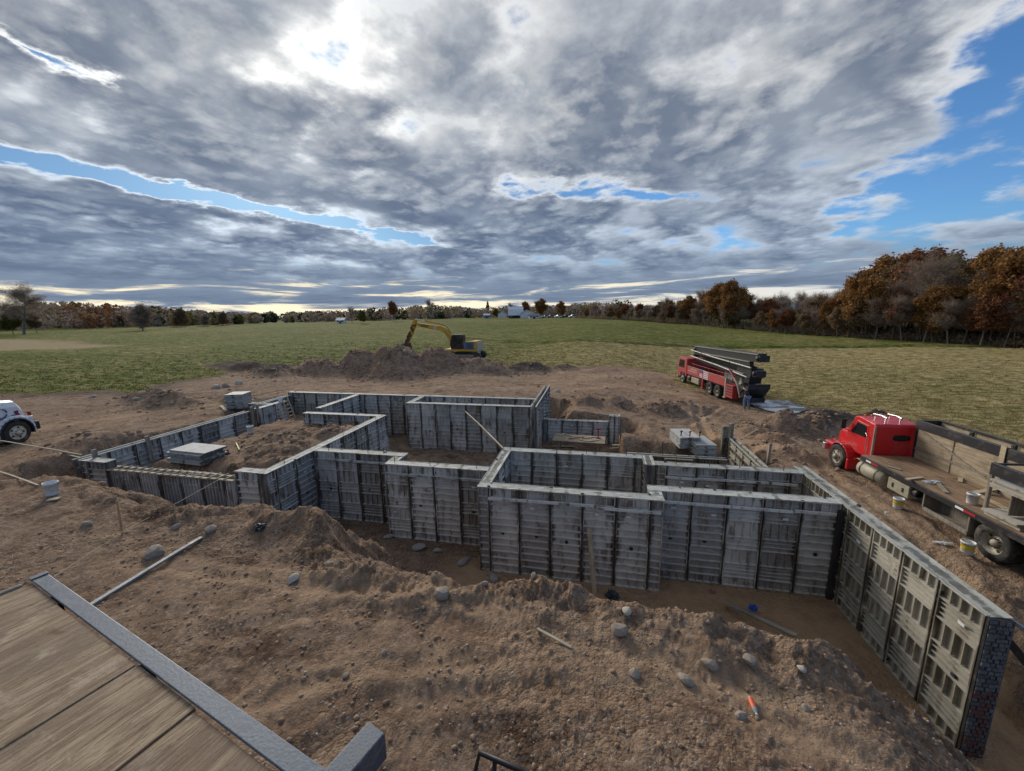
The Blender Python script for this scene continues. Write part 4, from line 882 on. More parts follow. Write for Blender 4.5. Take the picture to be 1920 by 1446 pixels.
def excavator():
    p = P(870, 672, 2.6); gzv = 2.38
    t = empty('excavator', (p.x - .5, p.y + 1.1, gzv), math.pi, 'yellow tracked excavator with dark cab digging on top of the soil mound', 'excavator')
    for s in (1, -1):
        y0, y1 = (.85, 1.45) if s > 0 else (-1.45, -.85)
        pts = [(-2.2 + .45 * math.cos(a), .47 + .45 * math.sin(a)) for a in np.linspace(math.pi / 2, 3 * math.pi / 2, 9)] + [(1.9 + .45 * math.cos(a), .47 + .45 * math.sin(a)) for a in np.linspace(-math.pi / 2, math.pi / 2, 9)]
        m = MB(); n = len(pts); cx, cz = -.15, .47
        inn = [(cx + (x - cx) * .955, cz + (z - cz) * .84) for x, z in pts]
        for i in range(n): j = (i + 1) % n; m.prism([pts[i], pts[j], inn[j], inn[i]], y0, y1)
        tr = part('track', m, worn('track_steel', (.06, .055, .05), .6, .3, .6), t, 0)
        for i in range(n):
            a, b = Vector((*pts[i], 0)), Vector((*pts[(i + 1) % n], 0)); L = (b - a).length; k = max(1, int(L / .19))
            for q in range(k): c = a.lerp(b, (q + .5) / k); d = (b - a).normalized(); nn = Vector((d.y, -d.x, 0)); g = MB(); g.bar((c.x + nn.x * .015, y0, c.y + nn.y * .015), (c.x + nn.x * .015, y1, c.y + nn.y * .015), .04, .04); part('track_shoe', g, STEEL, tr, 0)
        m = MB(); m.box(-2.0, 1.7, y0 + .12, y1 - .12, .28, .70); part('track_frame', m, DUSTY, t)
        for x in (-2.2, 1.9, -1.2, -.3, .6, 1.2):
            r = .34 if abs(x) > 1.8 else .14; m = MB(); m.lathe([(0, y0 - .0), (r, y0 - .0), (r, y1), (0, y1)], (x, 0, .47 if r > .2 else .22), 'y', 14); part('roller', m, STEEL, t, 0)
    m = MB(); m.box(-1.0, 1.0, -.85, .85, .35, .85); m.lathe([(.62, 0), (.62, .25)], (0, 0, .82), 'z', 16); part('undercarriage', m, STEEL, t)
    h = MB(); h.box(-2.15, 1.9, -1.3, 1.3, 1.05, 1.32); part('deck_frame', h, YELLOW, t, .03)
    h = MB(); h.box(-2.2, -1.2, -1.32, 1.32, 1.32, 2.25); h.box(-1.2, .1, -1.30, -.35, 1.32, 2.1); house = part('engine_house', h, YELLOW, t, .10, 3)
    m = MB(); m.box(-2.28, -1.7, -1.2, 1.2, .98, 2.1); part('counterweight', m, worn('cw', (.42, .40, .36), .6), t, .12, 3)
    m = MB(); m.box(-1.85, -.62, 1.30, 1.335, 1.30, 2.18); sd = part('side_door', m, BLUEGREY, t, .03)
    m = MB()
    for k in range(5): m.box(-1.7, -1.0, 1.337, 1.345, 1.45 + k * .12, 1.50 + k * .12)
    part('vent_slats', m, STEEL, sd, 0)
    m = MB(); m.prism([(-.52, 1.30), (-.52, 2.92), (-.38, 3.05), (.72, 3.05), (.92, 2.90), (1.16, 1.95), (1.02, 1.30)], .30, 1.30); cb = part('cab', m, BLACK, t, .05)
    m = MB(); m.prism([(-.42, 1.95), (-.42, 2.85), (.12, 2.90), (.12, 1.95)], 1.296, 1.312); part('cab_window', m, GLASS, cb, 0)
    m = MB(); m.prism([(.22, 1.55), (.22, 2.90), (.68, 2.92), (1.04, 1.95), (.96, 1.55)], 1.296, 1.312); part('cab_window', m, GLASS, cb, 0)
    m = MB(); m.tube([(-.62, 1.32, 1.35), (-.62, 1.32, 2.2)], .02, 6); m.tube([(-1.25, 1.25, 2.25), (-.6, 1.25, 2.25)], .02, 6); part('handrail', m, YELLOW, t, 0)
    # boom, arm and bucket
    yb = -.18; hw = .24
    bp = [((1.15, 1.45), .34), ((2.0, 2.75), .50), ((2.75, 3.55), .60), ((3.3, 3.78), .60), ((4.6, 3.95), .52), ((6.4, 4.30), .34)]
    bp = [((-.5 + x, z), h_) for (x, z), h_ in bp]
    def spine(m, pts, hw):
        rings = []
        for i, ((x, z), hh) in enumerate(pts):
            a = pts[max(i - 1, 0)][0]; b = pts[min(i + 1, len(pts) - 1)][0]; d = Vector((b[0] - a[0], b[1] - a[1])).normalized(); nx, nz = -d.y * hh / 2, d.x * hh / 2
            rings.append([(x - nx, yb - hw, z - nz), (x - nx, yb + hw, z - nz), (x + nx, yb + hw, z + nz), (x + nx, yb - hw, z + nz)])
        return m.loft(rings)
    m = spine(MB(), bp, hw); bm_ = part('boom', m, YELLOW, t, .03)
    dx = -.5
    m = spine(MB(), [((6.55 + dx, 4.92), .30), ((6.75 + dx, 4.35), .56), ((7.2 + dx, 3.3), .48), ((7.9 + dx, 1.9), .30)], .19); ar = part('arm', m, YELLOW, t, .03)
    m = MB()
    rr = random.Random(2)
    for k in range(26): f = rr.random(); x = 6.72 + dx + f * 1.1 + rr.uniform(-.14, .22); z = 4.25 - f * 2.2; m.box(x - .12, x + .12, yb + .17, yb + .205 + rr.uniform(0, .03), z - rr.uniform(.05, .25), z + rr.uniform(.05, .2))
    part('mud_coat', m, MUDDY, ar, .02)
    m = MB(); m.tube([(3.15 + dx, yb, 4.22), (5.3 + dx, yb, 4.72)], .11, 10); part('arm_ram', m, YELLOW, t, 0); m = MB(); m.tube([(5.2 + dx, yb, 4.70), (6.5 + dx, yb, 4.90)], .06, 8); part('arm_ram_rod', m, CHROME, t, 0)
    m = MB(); m.tube([(7.0 + dx, yb, 4.05), (7.9 + dx, yb, 2.7)], .08, 8); part('bucket_ram', m, STEEL, t, 0); m = MB(); m.tube([(7.85 + dx, yb, 2.75), (8.35 + dx, yb, 1.9)], .05, 8); part('bucket_ram_rod', m, CHROME, t, 0)
    for s in (-1, 1): m = MB(); m.tube([(1.5 + dx, yb + s * .40, 1.35), (2.1 + dx, yb + s * .40, 2.4)], .10, 10); m.tube([(2.05 + dx, yb + s * .40, 2.3), (2.75 + dx, yb + s * .40, 3.5)], .06, 8); part('boom_ram', m, YELLOW, t, 0)
    m = MB(); m.tube([(1.6 + dx, yb, 2.4), (2.4 + dx, yb, 3.85), (3.0 + dx, yb, 4.2), (3.5 + dx, yb, 4.25)], .04, 6); part('hose', m, STEEL, t, 0)
    m = MB(); m.prism([(7.7 + dx, 2.0), (8.3 + dx, 1.9), (8.9 + dx, 1.2), (8.7 + dx, .5), (7.9 + dx, .3), (7.4 + dx, .9)], yb - .55, yb + .55); part('bucket', m, MUDDY, t, .03)
    # maker's lettering on the boom
    ang = math.atan2(.35, 1.8)
    cu = bpy.data.curves.new('boom_lettering', 'FONT'); cu.body = 'KOBELCO'; cu.size = .40; cu.extrude = .004; cu.align_x = 'CENTER'; cu.align_y = 'CENTER'
    tmp = bpy.data.objects.new('tmp_text', cu); me = bpy.data.meshes.new_from_object(tmp); bpy.data.objects.remove(tmp)
    me.materials.clear(); me.materials.append(STEEL); o = link('boom_lettering', me, t)
    # seen from the port side: text runs towards the house
    o.matrix_local = Matrix.Translation((4.9 + dx, yb + hw + .008, 4.02)) @ Matrix(((-math.cos(.13), math.sin(.13) * 0, 0, 0), (0, 0, 1, 0), (-math.sin(.13), 1, 0, 0), (0, 0, 0, 1)))
    m = MB(); m.prism([(4.15 + dx, 3.70), (3.75 + dx, 3.66), (3.75 + dx, 4.08), (4.15 + dx, 4.12)], yb + hw + .003, yb + hw + .008); part('maker_badge', m, worn('badge', (.42, .40, .40), .5), t, 0)
    return t
exc = excavator()

def white_truck():
    w = P(40, 832, 2.42)
    rz = math.radians(104); t = empty('white_truck', (w.x - 1.15 * math.sin(rz), w.y + 1.15 * math.cos(rz), 2.42), rz, 'white conventional truck with dark hood emblem parked on the haul road bank', 'truck')
    m = MB(); rings = []
    for x, hw_, zb, zt in ((-1.9, 1.04, .75, 2.02), (-.9, 1.02, .75, 2.0), (.0, .97, .80, 1.97), (.38, .92, .85, 1.92), (.56, .88, .85, 1.66), (.68, .84, .85, 1.20)):
        rings.append([(x, -hw_, zb), (x, -hw_, zt - .30), (x, -hw_ + .10, zt - .08), (x, -hw_ + .30, zt), (x, hw_ - .30, zt), (x, hw_ - .10, zt - .08), (x, hw_, zt - .30), (x, hw_, zb)])
    m.loft(rings, True, False); hood = part('hood', m, WHITEP, t, .04, 3)
    for s in (-1, 1):
        y0, y1 = (.80, 1.14) if s > 0 else (-1.14, -.80); f = MB(); arc_strip(f, 0, .52, .62, .76, math.radians(-12), math.radians(190), y0, y1, 12); f.box(.60, .68, y0, y1, .62, 1.12); f.box(-1.2, -.66, y0, y1, .62, 1.15); fd = part('fender', f, WHITEP, t, .05, 3)
        a = MB(); arc_strip(a, 0, .52, .585, .64, math.radians(-15), math.radians(195), y0 - (.03 if s < 0 else 0), y1 + (.03 if s > 0 else 0), 12); part('arch_liner', a, BLACK, fd, 0)
        l = MB(); l.box(.66, .73, min(s * .80, s * 1.08), max(s * .80, s * 1.08), .95, 1.12); part('headlight', l, CHROME, t, .02)
        l = MB(); l.box(.50, .64, min(s * 1.10, s * 1.15), max(s * 1.10, s * 1.15), 1.16, 1.36); part('turn_lamp', l, worn('lamp_red', (.30, .03, .03), .3), t, .02)
        add_wheel(t, 0, s * 1.14, .52, 'pale', s)
    m = MB(); m.box(.69, .88, -1.15, 1.15, .45, .84); part('bumper', m, BLACK, t, .04)
    m = MB(); m.box(-4.0, .68, -.45, .45, .6, .85); part('chassis', m, BLACK, t)
    m = MB(); m.prism([(-3.5, .85), (-3.5, 2.95), (-2.2, 3.0), (-1.75, 2.0), (-1.75, .85)], -1.05, 1.05); cb = part('cab', m, WHITEP, t, .06, 3)
    m = MB(); m.prism([(-3.0, 2.05), (-3.0, 2.75), (-2.25, 2.78), (-1.95, 2.05)], -1.06, -1.045); part('side_window', m, GLASS, cb, 0)
    # emblem ring, handle-shaped mark, dark crest and address line on the hood side
    e = MB(); n = 20
    for k in range(n):
        if k % 5 == 4: continue
        a0, a1 = 2 * math.pi * k / n, 2 * math.pi * (k + .95) / n
        q = [(-.30 + r * math.cos(a), 1.46 + r * math.sin(a)) for r, a in ((.17, a0), (.21, a0), (.21, a1), (.17, a1))]; e.prism(q, -1.02, -.99)
    part('hood_emblem', e, BLUEGREY, t, 0)
    e = MB(); e.box(-.70, -.66, -1.035, -1.01, 1.12, 1.38); e.box(-.75, -.61, -1.035, -1.01, 1.34, 1.42); e.lathe([(0, -1.035), (.07, -1.035), (.07, -1.01)], (-.68, 0, 1.09), 'y', 12); part('hood_latch', e, BLACK, t, 0)
    e = MB(); e.prism([(.18, 1.45), (.34, 1.46), (.32, 1.33), (.26, 1.27), (.20, 1.33)], -.965, -.92); part('crest', e, worn('crest_purple', (.12, .02, .07), .5), t, 0)
    e = MB(); x = .0
    rr = random.Random(4); x = -.40
    while x < .34: wd = rr.uniform(.03, .06); e.box(x, x + wd, -1.0 + .06 * x, -.96 + .06 * x, 1.22 + x * .06, 1.22 + x * .06 + rr.uniform(.05, .08)); x += wd + .02
    part('web_address', e, worn('lettering_maroon', (.22, .05, .12), .5), t, 0)
    return t
wt = white_truck()

# ------------------------------------------------------------------ worker bending at the pump hopper
def person():
    b = P(1398, 766, .5); zg = gz1(b.x, b.y)
    root = empty('person', (b.x, b.y, zg), math.radians(100), 'person in blue jeans and dark top bending over behind the pump truck', 'person')
    def skin(name, verts, edges, rad, m, parent=root):
        me = bpy.data.meshes.new(name); me.from_pydata(verts, edges, []); o = link(name, me, parent); md = o.modifiers.new('skin', 'SKIN')
        for i, r in enumerate(rad): me.skin_vertices[0].data[i].radius = (r, r) if not hasattr(r, '__len__') else r
        me.skin_vertices[0].data[0].use_root = True; md.use_smooth_shade = True; s = o.modifiers.new('sub', 'SUBSURF'); s.levels = s.render_levels = 2; me.materials.append(m); return o
    sk = worn('skin_tone', (.45, .27, .19), .6, 0, .05); jeans = worn('denim', (.13, .19, .30), .9, 0, .35, (.25, .27, .30), 4); top = worn('dark_top', (.025, .028, .035), .9, 0, .1); boot = worn('boots', (.10, .07, .05), .8, 0, .4); hair = worn('hair', (.04, .03, .02), .8, 0, 0)
    # x forward; hips pushed back, trunk leaning forward, arms reaching down and ahead
    V_ = [(-.10, 0, .92), (.02, 0, 1.10), (.20, 0, 1.28), (.32, 0, 1.38), (.44, 0, 1.44), (.50, 0, 1.50), (.58, 0, 1.53),
          (.28, .19, 1.36), (.42, .25, 1.12), (.62, .20, .98), (.28, -.19, 1.36), (.42, -.25, 1.12), (.62, -.20, .98),
          (-.08, .11, .84), (.04, .13, .48), (-.06, .14, .10), (-.08, -.11, .84), (.0, -.15, .48), (-.12, -.16, .10)]
    E_ = [(0, 1), (1, 2), (2, 3), (3, 4), (4, 5), (5, 6), (3, 7), (7, 8), (8, 9), (3, 10), (10, 11), (11, 12), (0, 13), (13, 14), (14, 15), (0, 16), (16, 17), (17, 18)]
    R_ = [.14, .14, .155, .13, .06, .095, .08, .065, .05, .038, .065, .05, .038, .095, .065, .045, .095, .065, .045]
    skin('body', V_, E_, R_, sk)
    skin('jeans', [V_[i] for i in (0, 13, 14, 15, 16, 17, 18)], [(0, 1), (1, 2), (2, 3), (0, 4), (4, 5), (5, 6)], [.165, .118, .086, .074, .118, .086, .074], jeans)
    skin('jacket', [V_[i] for i in (0, 1, 2, 3, 7, 8, 10, 11)] + [(.56, .215, 1.02), (.56, -.215, 1.02)], [(0, 1), (1, 2), (2, 3), (3, 4), (4, 5), (3, 6), (6, 7), (5, 8), (7, 9)], [.172, .180, .185, .155, .088, .07, .088, .07, .055, .055], top)
    skin('hair', [(.485, 0, 1.585), (.555, 0, 1.60), (.43, 0, 1.53)], [(0, 1), (0, 2)], [.07, .05, .05], hair)
    for s in (1, -1):
        m = MB(); y = .14 if s > 0 else -.16; x = -.06 if s > 0 else -.12
        m.loft([[(x - .09, y - .05, 0), (x - .09, y + .05, 0), (x - .07, y + .05, .16), (x - .07, y - .05, .16)], [(x + .06, y - .055, 0), (x + .06, y + .055, 0), (x + .05, y + .045, .15), (x + .05, y - .045, .15)], [(x + .20, y - .05, 0), (x + .20, y + .05, 0), (x + .19, y + .04, .06), (x + .19, y - .04, .06)]]); part('boot', m, boot, root, .015)
        hx, hy, hz = .62, s * .20, .98
        m = MB(); m.loft([[(hx, hy - .04, hz - .015), (hx, hy + .04, hz - .015), (hx, hy + .04, hz + .015), (hx, hy - .04, hz + .015)], [(hx + .07, hy - .04, hz - .05), (hx + .07, hy + .04, hz - .05), (hx + .075, hy + .04, hz - .025), (hx + .075, hy - .04, hz - .025)]])
        for k, ln in enumerate((.06, .075, .07, .055)): y = hy - .03 + k * .02; m.tube([(hx + .07, y, hz - .04), (hx + .07 + ln * .6, y, hz - .075), (hx + .07 + ln * .7, y, hz - .075 - ln * .5)], .009, 6)
        m.tube([(hx + .01, hy - s * .04, hz - .01), (hx + .05, hy - s * .07, hz - .04), (hx + .08, hy - s * .07, hz - .06)], .010, 6); part('hand', m, sk, root, 0)
    m = MB(); m.tube([(.57, 0, 1.50), (.635, 0, 1.505)], [.03, .012], 6); part('nose', m, sk, root, 0)
    for s in (1, -1): m = MB(); m.lathe([(0, -.008), (.03, -.008), (.022, .008), (0, .008)], (.515, s * .093, 1.51), 'y', 8); part('ear', m, sk, root, 0)
person()

# ------------------------------------------------------------------ the viewer's own work platform (high plywood deck with a steel lip)
def platform():
    z = 6.04; c = P(78, 1086, z); e1 = P(562, 1440, z); ex = (e1 - c).normalized(); ey0 = (P(0, 1113, z) - P(62, 1090, z)).normalized()
    ey = Vector((ex.y, -ex.x, 0)); ey = ey if ey.dot(ey0) > 0 else -ey
    rz = math.atan2(ex.y, ex.x); t = empty('work_platform', (c.x, c.y, z), rz, 'worn plywood work deck with blue-grey steel lip overlooking the dirt', 'platform')
    s = 1 if Vector((-math.sin(rz), math.cos(rz), 0)).dot(ey) > 0 else -1
    def dfn(t_, b_):
        co = t_.new('ShaderNodeTexCoord').outputs['Object']; rnd = t_.new('ShaderNodeObjectInfo').outputs['Random']
        vec = t_.v('ADD', co, t_.comb(t_.m('MULTIPLY', rnd, 17.0), t_.m('MULTIPLY', rnd, 7.0), 0.0))
        g1 = t_.noise(t_.v('MULTIPLY', vec, (16.0, 2.2, 1.0)), 1.0, 7, .7, .9); g2 = t_.noise(t_.v('MULTIPLY', vec, (95.0, 7.0, 1.0)), 1.0, 4, .7, .4); n1 = t_.noise(vec, 1.5, 6, .62, .5); n2 = t_.noise(vec, 5.0, 6, .66, .4); n3 = t_.noise(vec, 60.0, 3, .7)
        c = t_.mix(t_.ramp(g1, .36, .64), (0.215, 0.150, 0.098), (0.40, 0.305, 0.205)); c = t_.mix(t_.m('MULTIPLY', t_.ramp(g2, .52, .62), .6), c, (0.11, 0.075, 0.05)); c = t_.mix(t_.m('MULTIPLY', t_.ramp(n1, .48, .62), .65), c, (0.185, 0.135, 0.098))
        c = t_.mix(t_.m('MULTIPLY', t_.ramp(n2, .56, .68), .6), c, (0.46, 0.385, 0.29)); c = t_.mix(t_.m('MULTIPLY', t_.ramp(n2, .40, .30), .7), c, (0.14, 0.085, 0.055)); c = t_.mix(t_.m('MULTIPLY', t_.ramp(n3, .62, .7), .5), c, (0.09, 0.065, 0.045))
        t_.put(b_.inputs['Base Color'], c); t_.put(b_.inputs['Roughness'], .85); t_.put(b_.inputs['Specular IOR Level'], .2); bp = t_.new('ShaderNodeBump'); bp.inputs['Strength'].default_value = .7; bp.inputs['Distance'].default_value = .006
        t_.put(bp.inputs['Height'], t_.m('ADD', g2, t_.m('MULTIPLY', n3, .4))); t_.l.new(bp.outputs[0], b_.inputs['Normal'])
    DPLY = mat('deck_plywood', dfn)
    LIP = worn('steel_lip', (0.085, 0.105, 0.135), .5, .25, .55, (0.24, 0.24, 0.235), 9, .12, .1)
    def yy(a, b): return (min(a * s, b * s), max(a * s, b * s))
    cuts = [0.0, .46, 1.485, 2.03, 3.25, 4.47]
    for i in range(len(cuts) - 1):
        ga, gb = (.008 if i == 3 else .002), (.008 if i == 2 else .002)
        for a, b in ((.043, 2.52), (2.526, 4.9)):
            y0, y1 = yy(a + (.012 if i % 2 else 0), b); m = MB(); m.box(cuts[i] + ga, cuts[i + 1] - gb, y0, y1, -.02 + (.006 if i == 1 else 0), .0 + (.006 if i == 1 else 0)); part('deck_sheet', m, DPLY, t, .002, 1)
    y0, y1 = yy(-.035, .042); m = MB(); m.box(-.06, 4.5, y0, y1, .004, .018); y0, y1 = yy(-.035, -.024); m.box(-.06, 4.5, y0, y1, -.14, .004); lip = part('steel_lip', m, LIP, t, .004)
    m = MB(); y0, y1 = yy(-.038, .045); m.box(-.05, .0, y0, y1, .0185, .026); part('splice_plate', m, LIP, lip, .002)
    m = MB(); y0, y1 = yy(.08, 4.9); m.box(-.05, -.004, y0, y1, -.12, .012); part('end_board', m, GREYWOOD, t)
    m = MB()
    for x in (.3, 1.5, 2.7, 3.9): y0, y1 = yy(.0, 4.9); m.box(x - .04, x + .04, y0, y1, -.14, -.022)
    part('deck_joist', m, BLACK, t)
    for x in (.4, 4.2):
        for y in (.5, 4.5): q = c + ex * x + ey * y; g = gz1(q.x, q.y); m = MB(); m.box(x - .06, x + .06, y * s - .06, y * s + .06, g - z - .05, -.14); part('support_post', m, BLACK, t)
    # steel arm and tube frame that stick out under the lip
    inv = t.matrix_basis.inverted() if False else (Matrix.Translation(t.location) @ Matrix.Rotation(rz, 4, 'Z')).inverted()
    a, b = inv @ P(709, 1386, 5.60), inv @ P(560, 1560, 5.60); m = MB(); m.bar(a, b, .125, .16); part('steel_arm', m, LIP, t, .008)
    m = MB(); q = [inv @ P(886, 1470, 4.20), inv @ P(899, 1411, 4.35), inv @ P(980, 1446, 4.35), inv @ P(1040, 1500, 4.3)]; m.tube(q, .022, 8); m.tube([inv @ P(928, 1424, 4.35), inv @ P(925, 1480, 4.2)], .018, 8)
    m.tube([inv @ P(1040, 1500, 4.3), inv @ P(700, 1560, 4.6), inv @ P(560, 1560, 5.55)], .022, 8); m.tube([inv @ P(886, 1470, 4.20), inv @ P(880, 1560, 4.2), inv @ P(700, 1560, 4.6)], .022, 8); part('step_frame', m, BLACK, t, 0)
    return t
platform()

# ------------------------------------------------------------------ loose things on the site
def board(name, a, b, w, h, m, label, cat='board', up=(0, 0, 1), group=None):
    """a plank with slightly uneven ends, laid from a to b"""
    a, b = Vector(a), Vector(b); L = (b - a).length; d = (b - a).normalized(); up = Vector(up); sd = d.cross(up)
    if sd.length < 1e-3: sd = d.cross(Vector((1, 0, 0)))
    sd.normalize(); n = sd.cross(d).normalized(); mb = MB(); seg = max(2, int(L / .5)); rg = []
    rr = random.Random(int(L * 1000))
    for i in range(seg + 1):
        f = i / seg; bow = .006 * L * math.sin(math.pi * f) * rr.uniform(.5, 1); x = f * L + (rr.uniform(-.01, .01) if i in (0, seg) else 0)
        rg.append([(x, y, z + bow) for y, z in ((-w / 2, -h / 2), (w / 2, -h / 2), (w / 2, h / 2), (-w / 2, h / 2))])
    mb.loft(rg); o = mb.obj(name, m, None, min(w, h) * .08, 1)
    M = Matrix.Identity(4)
    for i in range(3): M[i][0], M[i][1], M[i][2], M[i][3] = d[i], sd[i] * -1, n[i], a[i]
    o.matrix_world = M; return tag(o, label, cat, group)
def on(px, py, z, up=0.0):
    p = P(px, py, z); p.z = gz1(p.x, p.y) + up; return p
def hit(px, py, z0=6.0, up=0.0):
    """first point of the ground along the sight line"""
    zs = np.linspace(z0, -.2, 400); pts = np.array([tuple(P(px, py, float(z))) for z in zs]); g = gz(pts[:, 0], pts[:, 1]); i = int(np.argmax(g >= zs)); p = Vector(pts[i]); p.z = float(g[i]) + up; return p
LUM0 = wood('lumber_long', (0.36, 0.29, 0.19), (0.52, 0.44, 0.32), 0); GRY0 = wood('grey_board', (0.20, 0.17, 0.135), (0.36, 0.32, 0.26), 0)
def bucket(p, body, label, band=None, rz=0, sc=1.0, lidless=True):
    t = empty('bucket', p, rz, label, 'bucket', 'buckets about the site'); t.scale = (sc, sc, sc)
    m = MB(); m.lathe([(0, .004), (.130, .0), (.133, .01), (.148, .30), (.158, .30), (.160, .335), (.150, .36), (.144, .36), (.140, .30), (.126, .02), (0, .02)], (0, 0, 0), 'z', 20); m.obj('pail', body, t)
    m = MB(); pts = [(.158 * math.cos(a), .158 * math.sin(a), .32 - .13 * math.sin(max(0, min(math.pi, a)))) for a in np.linspace(0, math.pi, 12)]; m.tube([(x, y + .01, z) for x, y, z in pts], .004, 5); m.obj('handle', STEEL, t)
    if band: m = MB(); m.lathe([(.1355, .07), (.1475, .27)], (0, 0, 0), 'z', 20); m.obj('label_band', band, t)
    return t
WPL = worn('white_plastic', (0.66, 0.67, 0.66), .5, 0, .35, (.32, .28, .23), 5); YPL = worn('yellow_plastic', (0.62, 0.46, 0.03), .5, 0, .3, (.35, .30, .2), 6)
def inwall(px, py, z): p = P(px, py, z); return p
bucket(on(100, 930, 3.1), WPL, 'white bucket sitting on the dirt bank outside the garage corner', None, .4)
bucket(hit(1683, 952), WPL, 'yellow and white bucket beside the truck underbed box', YPL, 2.0)
bucket(hit(1812, 1037), WPL, 'yellow bucket next to the muddy rear truck tyre', YPL, .6)
bp_ = P(1822, 944, .76 + 1.155); bucket(bp_, WPL, 'white bucket standing on the truck bed', None, 1.0, .9)
bucket(hit(470, 812), WPL, 'white bucket beside the black crate on the garage dirt', None, 0)
m = MB(); m.box(-.24, .24, -.17, .17, 0, .02)
for s in (-1, 1): m.box(-.24, .24, s * .17 - .01, s * .17 + .01, .02, .28); m.box(s * .24 - .01, s * .24 + .01, -.16, .16, .02, .28)
q = hit(455, 812); o = m.obj('crate', BLACK, None, .006); o.location = q; o.rotation_euler = (0, 0, .3); tag(o, 'black open plastic crate on the garage dirt by the bucket', 'crate')

# stacked form panels: each can be lifted away
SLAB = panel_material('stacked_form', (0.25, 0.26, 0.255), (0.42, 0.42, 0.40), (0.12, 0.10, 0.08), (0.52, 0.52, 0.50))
def stack(p, n, w, d, rz, label, group, th=.058, skew=.03, seed=1):
    rr = random.Random(seed); me = {}
    m = MB(); m.box(-w / 2, w / 2, -d / 2, d / 2, th - .012, th)
    for s in (-1, 1): m.box(-w / 2, w / 2, s * (d / 2 - .015) - .013, s * (d / 2 - .015) + .013, 0, th - .012); m.box(s * (w / 2 - .013) - .013, s * (w / 2 - .013) + .013, -d / 2 + .03, d / 2 - .03, 0, th - .012)
    for k in range(1, 5): x = -w / 2 + w * k / 5; m.box(x - .01, x + .01, -d / 2 + .03, d / 2 - .03, .005, th - .012)
    mesh = m.mesh('stacked_form_panel', SLAB); z = p.z
    for i in range(n):
        o = link('stacked_form_panel', mesh); o.location = (p.x + rr.uniform(-skew, skew), p.y + rr.uniform(-skew, skew), z); o.rotation_euler = (0, 0, rz + rr.uniform(-.02, .02)); tag(o, ('bottom ', 'second ', 'third ', 'fourth ', 'fifth ', 'sixth ', 'seventh ', 'eighth ', 'ninth ', 'tenth ')[i] * (i < n - 1) + 'topmost ' * (i == n - 1) + label + ('' if i in (0, n - 1) else ', counted upward'), 'panel', group); z += th + .006
    return z
q = hit(1312, 848); stack(q, 9, .95, 1.5, math.radians(8), 'grey form panel of the nearer stack by the tan wall', 'nearer stack by the tan wall', seed=2)
q = hit(1283, 832); z_ = stack(q, 9, .95, 1.5, math.radians(8), 'grey form panel of the farther stack by the tan wall', 'farther stack by the tan wall', seed=3)
for k, (dx, c_) in enumerate(((-.3, STEEL), (.1, worn('clamp_red', (.30, .03, .03), .6)), (.55, STEEL))):
    m = MB(); m.bar((0, 0, 0), (.02, .0, .26), .03, .05); m.bar((-.05, 0, .2), (.08, 0, .24), .03, .04); o = m.obj('form_clamp', c_); o.location = (q.x + dx, q.y - .55, z_); tag(o, ('black', 'red', 'bent black')[k] + ' form clamp standing on the farther panel stack', 'clamp')
q = hit(372, 862); stack(q, 6, 1.85, .92, math.radians(-4), 'pale form panel of the flat stack on the garage dirt', 'stack on the garage dirt', .075, .06, 4)
q = hit(450, 764); stack(q, 10, 1.05, 1.05, math.radians(20), 'weathered form panel of the square stack beyond the doorway', 'square stack beyond the doorway', .085, .05, 5)

# stakes, props, planks
board('wooden_stake', P(1115, 1112, 0.0), P(1103, 972, 1.95) - Vector((0, .05, 0)), .13, .045, LUM0, 'grey-brown plank stake leaning against the front bay wall', 'stake', (0, 1, 0))
board('prop_pole', P(948, 845, 2.76) + Vector((-.12, .1, .05)), Vector((-7.15, 20.46, 2.45)), .05, .05, LUM0, 'long pale diagonal prop pole against the rear bay wall', 'pole')
q = P(688, 846, 2.78); board('prop_board', (-9.0, 12.9, 1.6), (-9.75, 13.1, 2.55), .05, .11, LUM0, 'pale prop board leaning behind the recessed wall', 'board')
board('brace_board', (-2.75, 20.2, .1), (-2.92, 21.2, 2.5), .05, .14, GRY0, 'grey brace board leaning on the rear bay end wall', 'board', (0, 1, 0))
a = hit(230, 1003); board('wooden_stake', a + Vector((0, 0, -.15)), a + Vector((-.12, .1, .78)), .04, .04, wood('stake_wood', (.34, .19, .09), (.46, .29, .16), 0), 'thin orange-brown stake in the dirt by the string line', 'stake')
def tline(name, pts, r, m, label, cat): mb = MB(); mb.tube(pts, r, 5); return tag(mb.obj(name, m), label, cat)
STRING = mat('string', None, **{'Base Color': (.55, .48, .30, 1), 'Roughness': .9})
a, b, c = hit(102, 1087, 5.5, .05), hit(232, 1004, 5.0, .10), Vector((-12.2, 10.05, 2.50)); tline('string_line', [a, a.lerp(b, .5), b, b.lerp(c, .5) - Vector((0, 0, .02)), c], .006, STRING, 'taut yellow string line running to the plank-topped wall', 'string')
BAR = worn('aluminium_bar', (.24, .25, .26), .6, .3, .4)
a, b = hit(168, 1140, 5.5, .03), hit(378, 1011, 5.5, .03); board('metal_screed', a, b, .09, .04, BAR, 'long grey metal screed bar lying on the dirt', 'bar')
a, b = hit(1008, 1183, 5.5, .03), hit(1072, 1217, 5.5, .02); board('lath', a, b, .045, .02, LUM0, 'short pale lath lying on the churned dirt', 'lath')
a, b = P(1360, 1130, .12), P(1492, 1192, .62); board('plank', a, b, .15, .04, GRY0, 'grey plank lying down the sandy dig floor', 'plank')
a, b = Vector((-18.7, 10.3, 2.86)), P(-60, 818, 3.0); board('lath', a, b, .05, .03, LUM0, 'long lath reaching from the garage corner toward the white truck', 'lath')
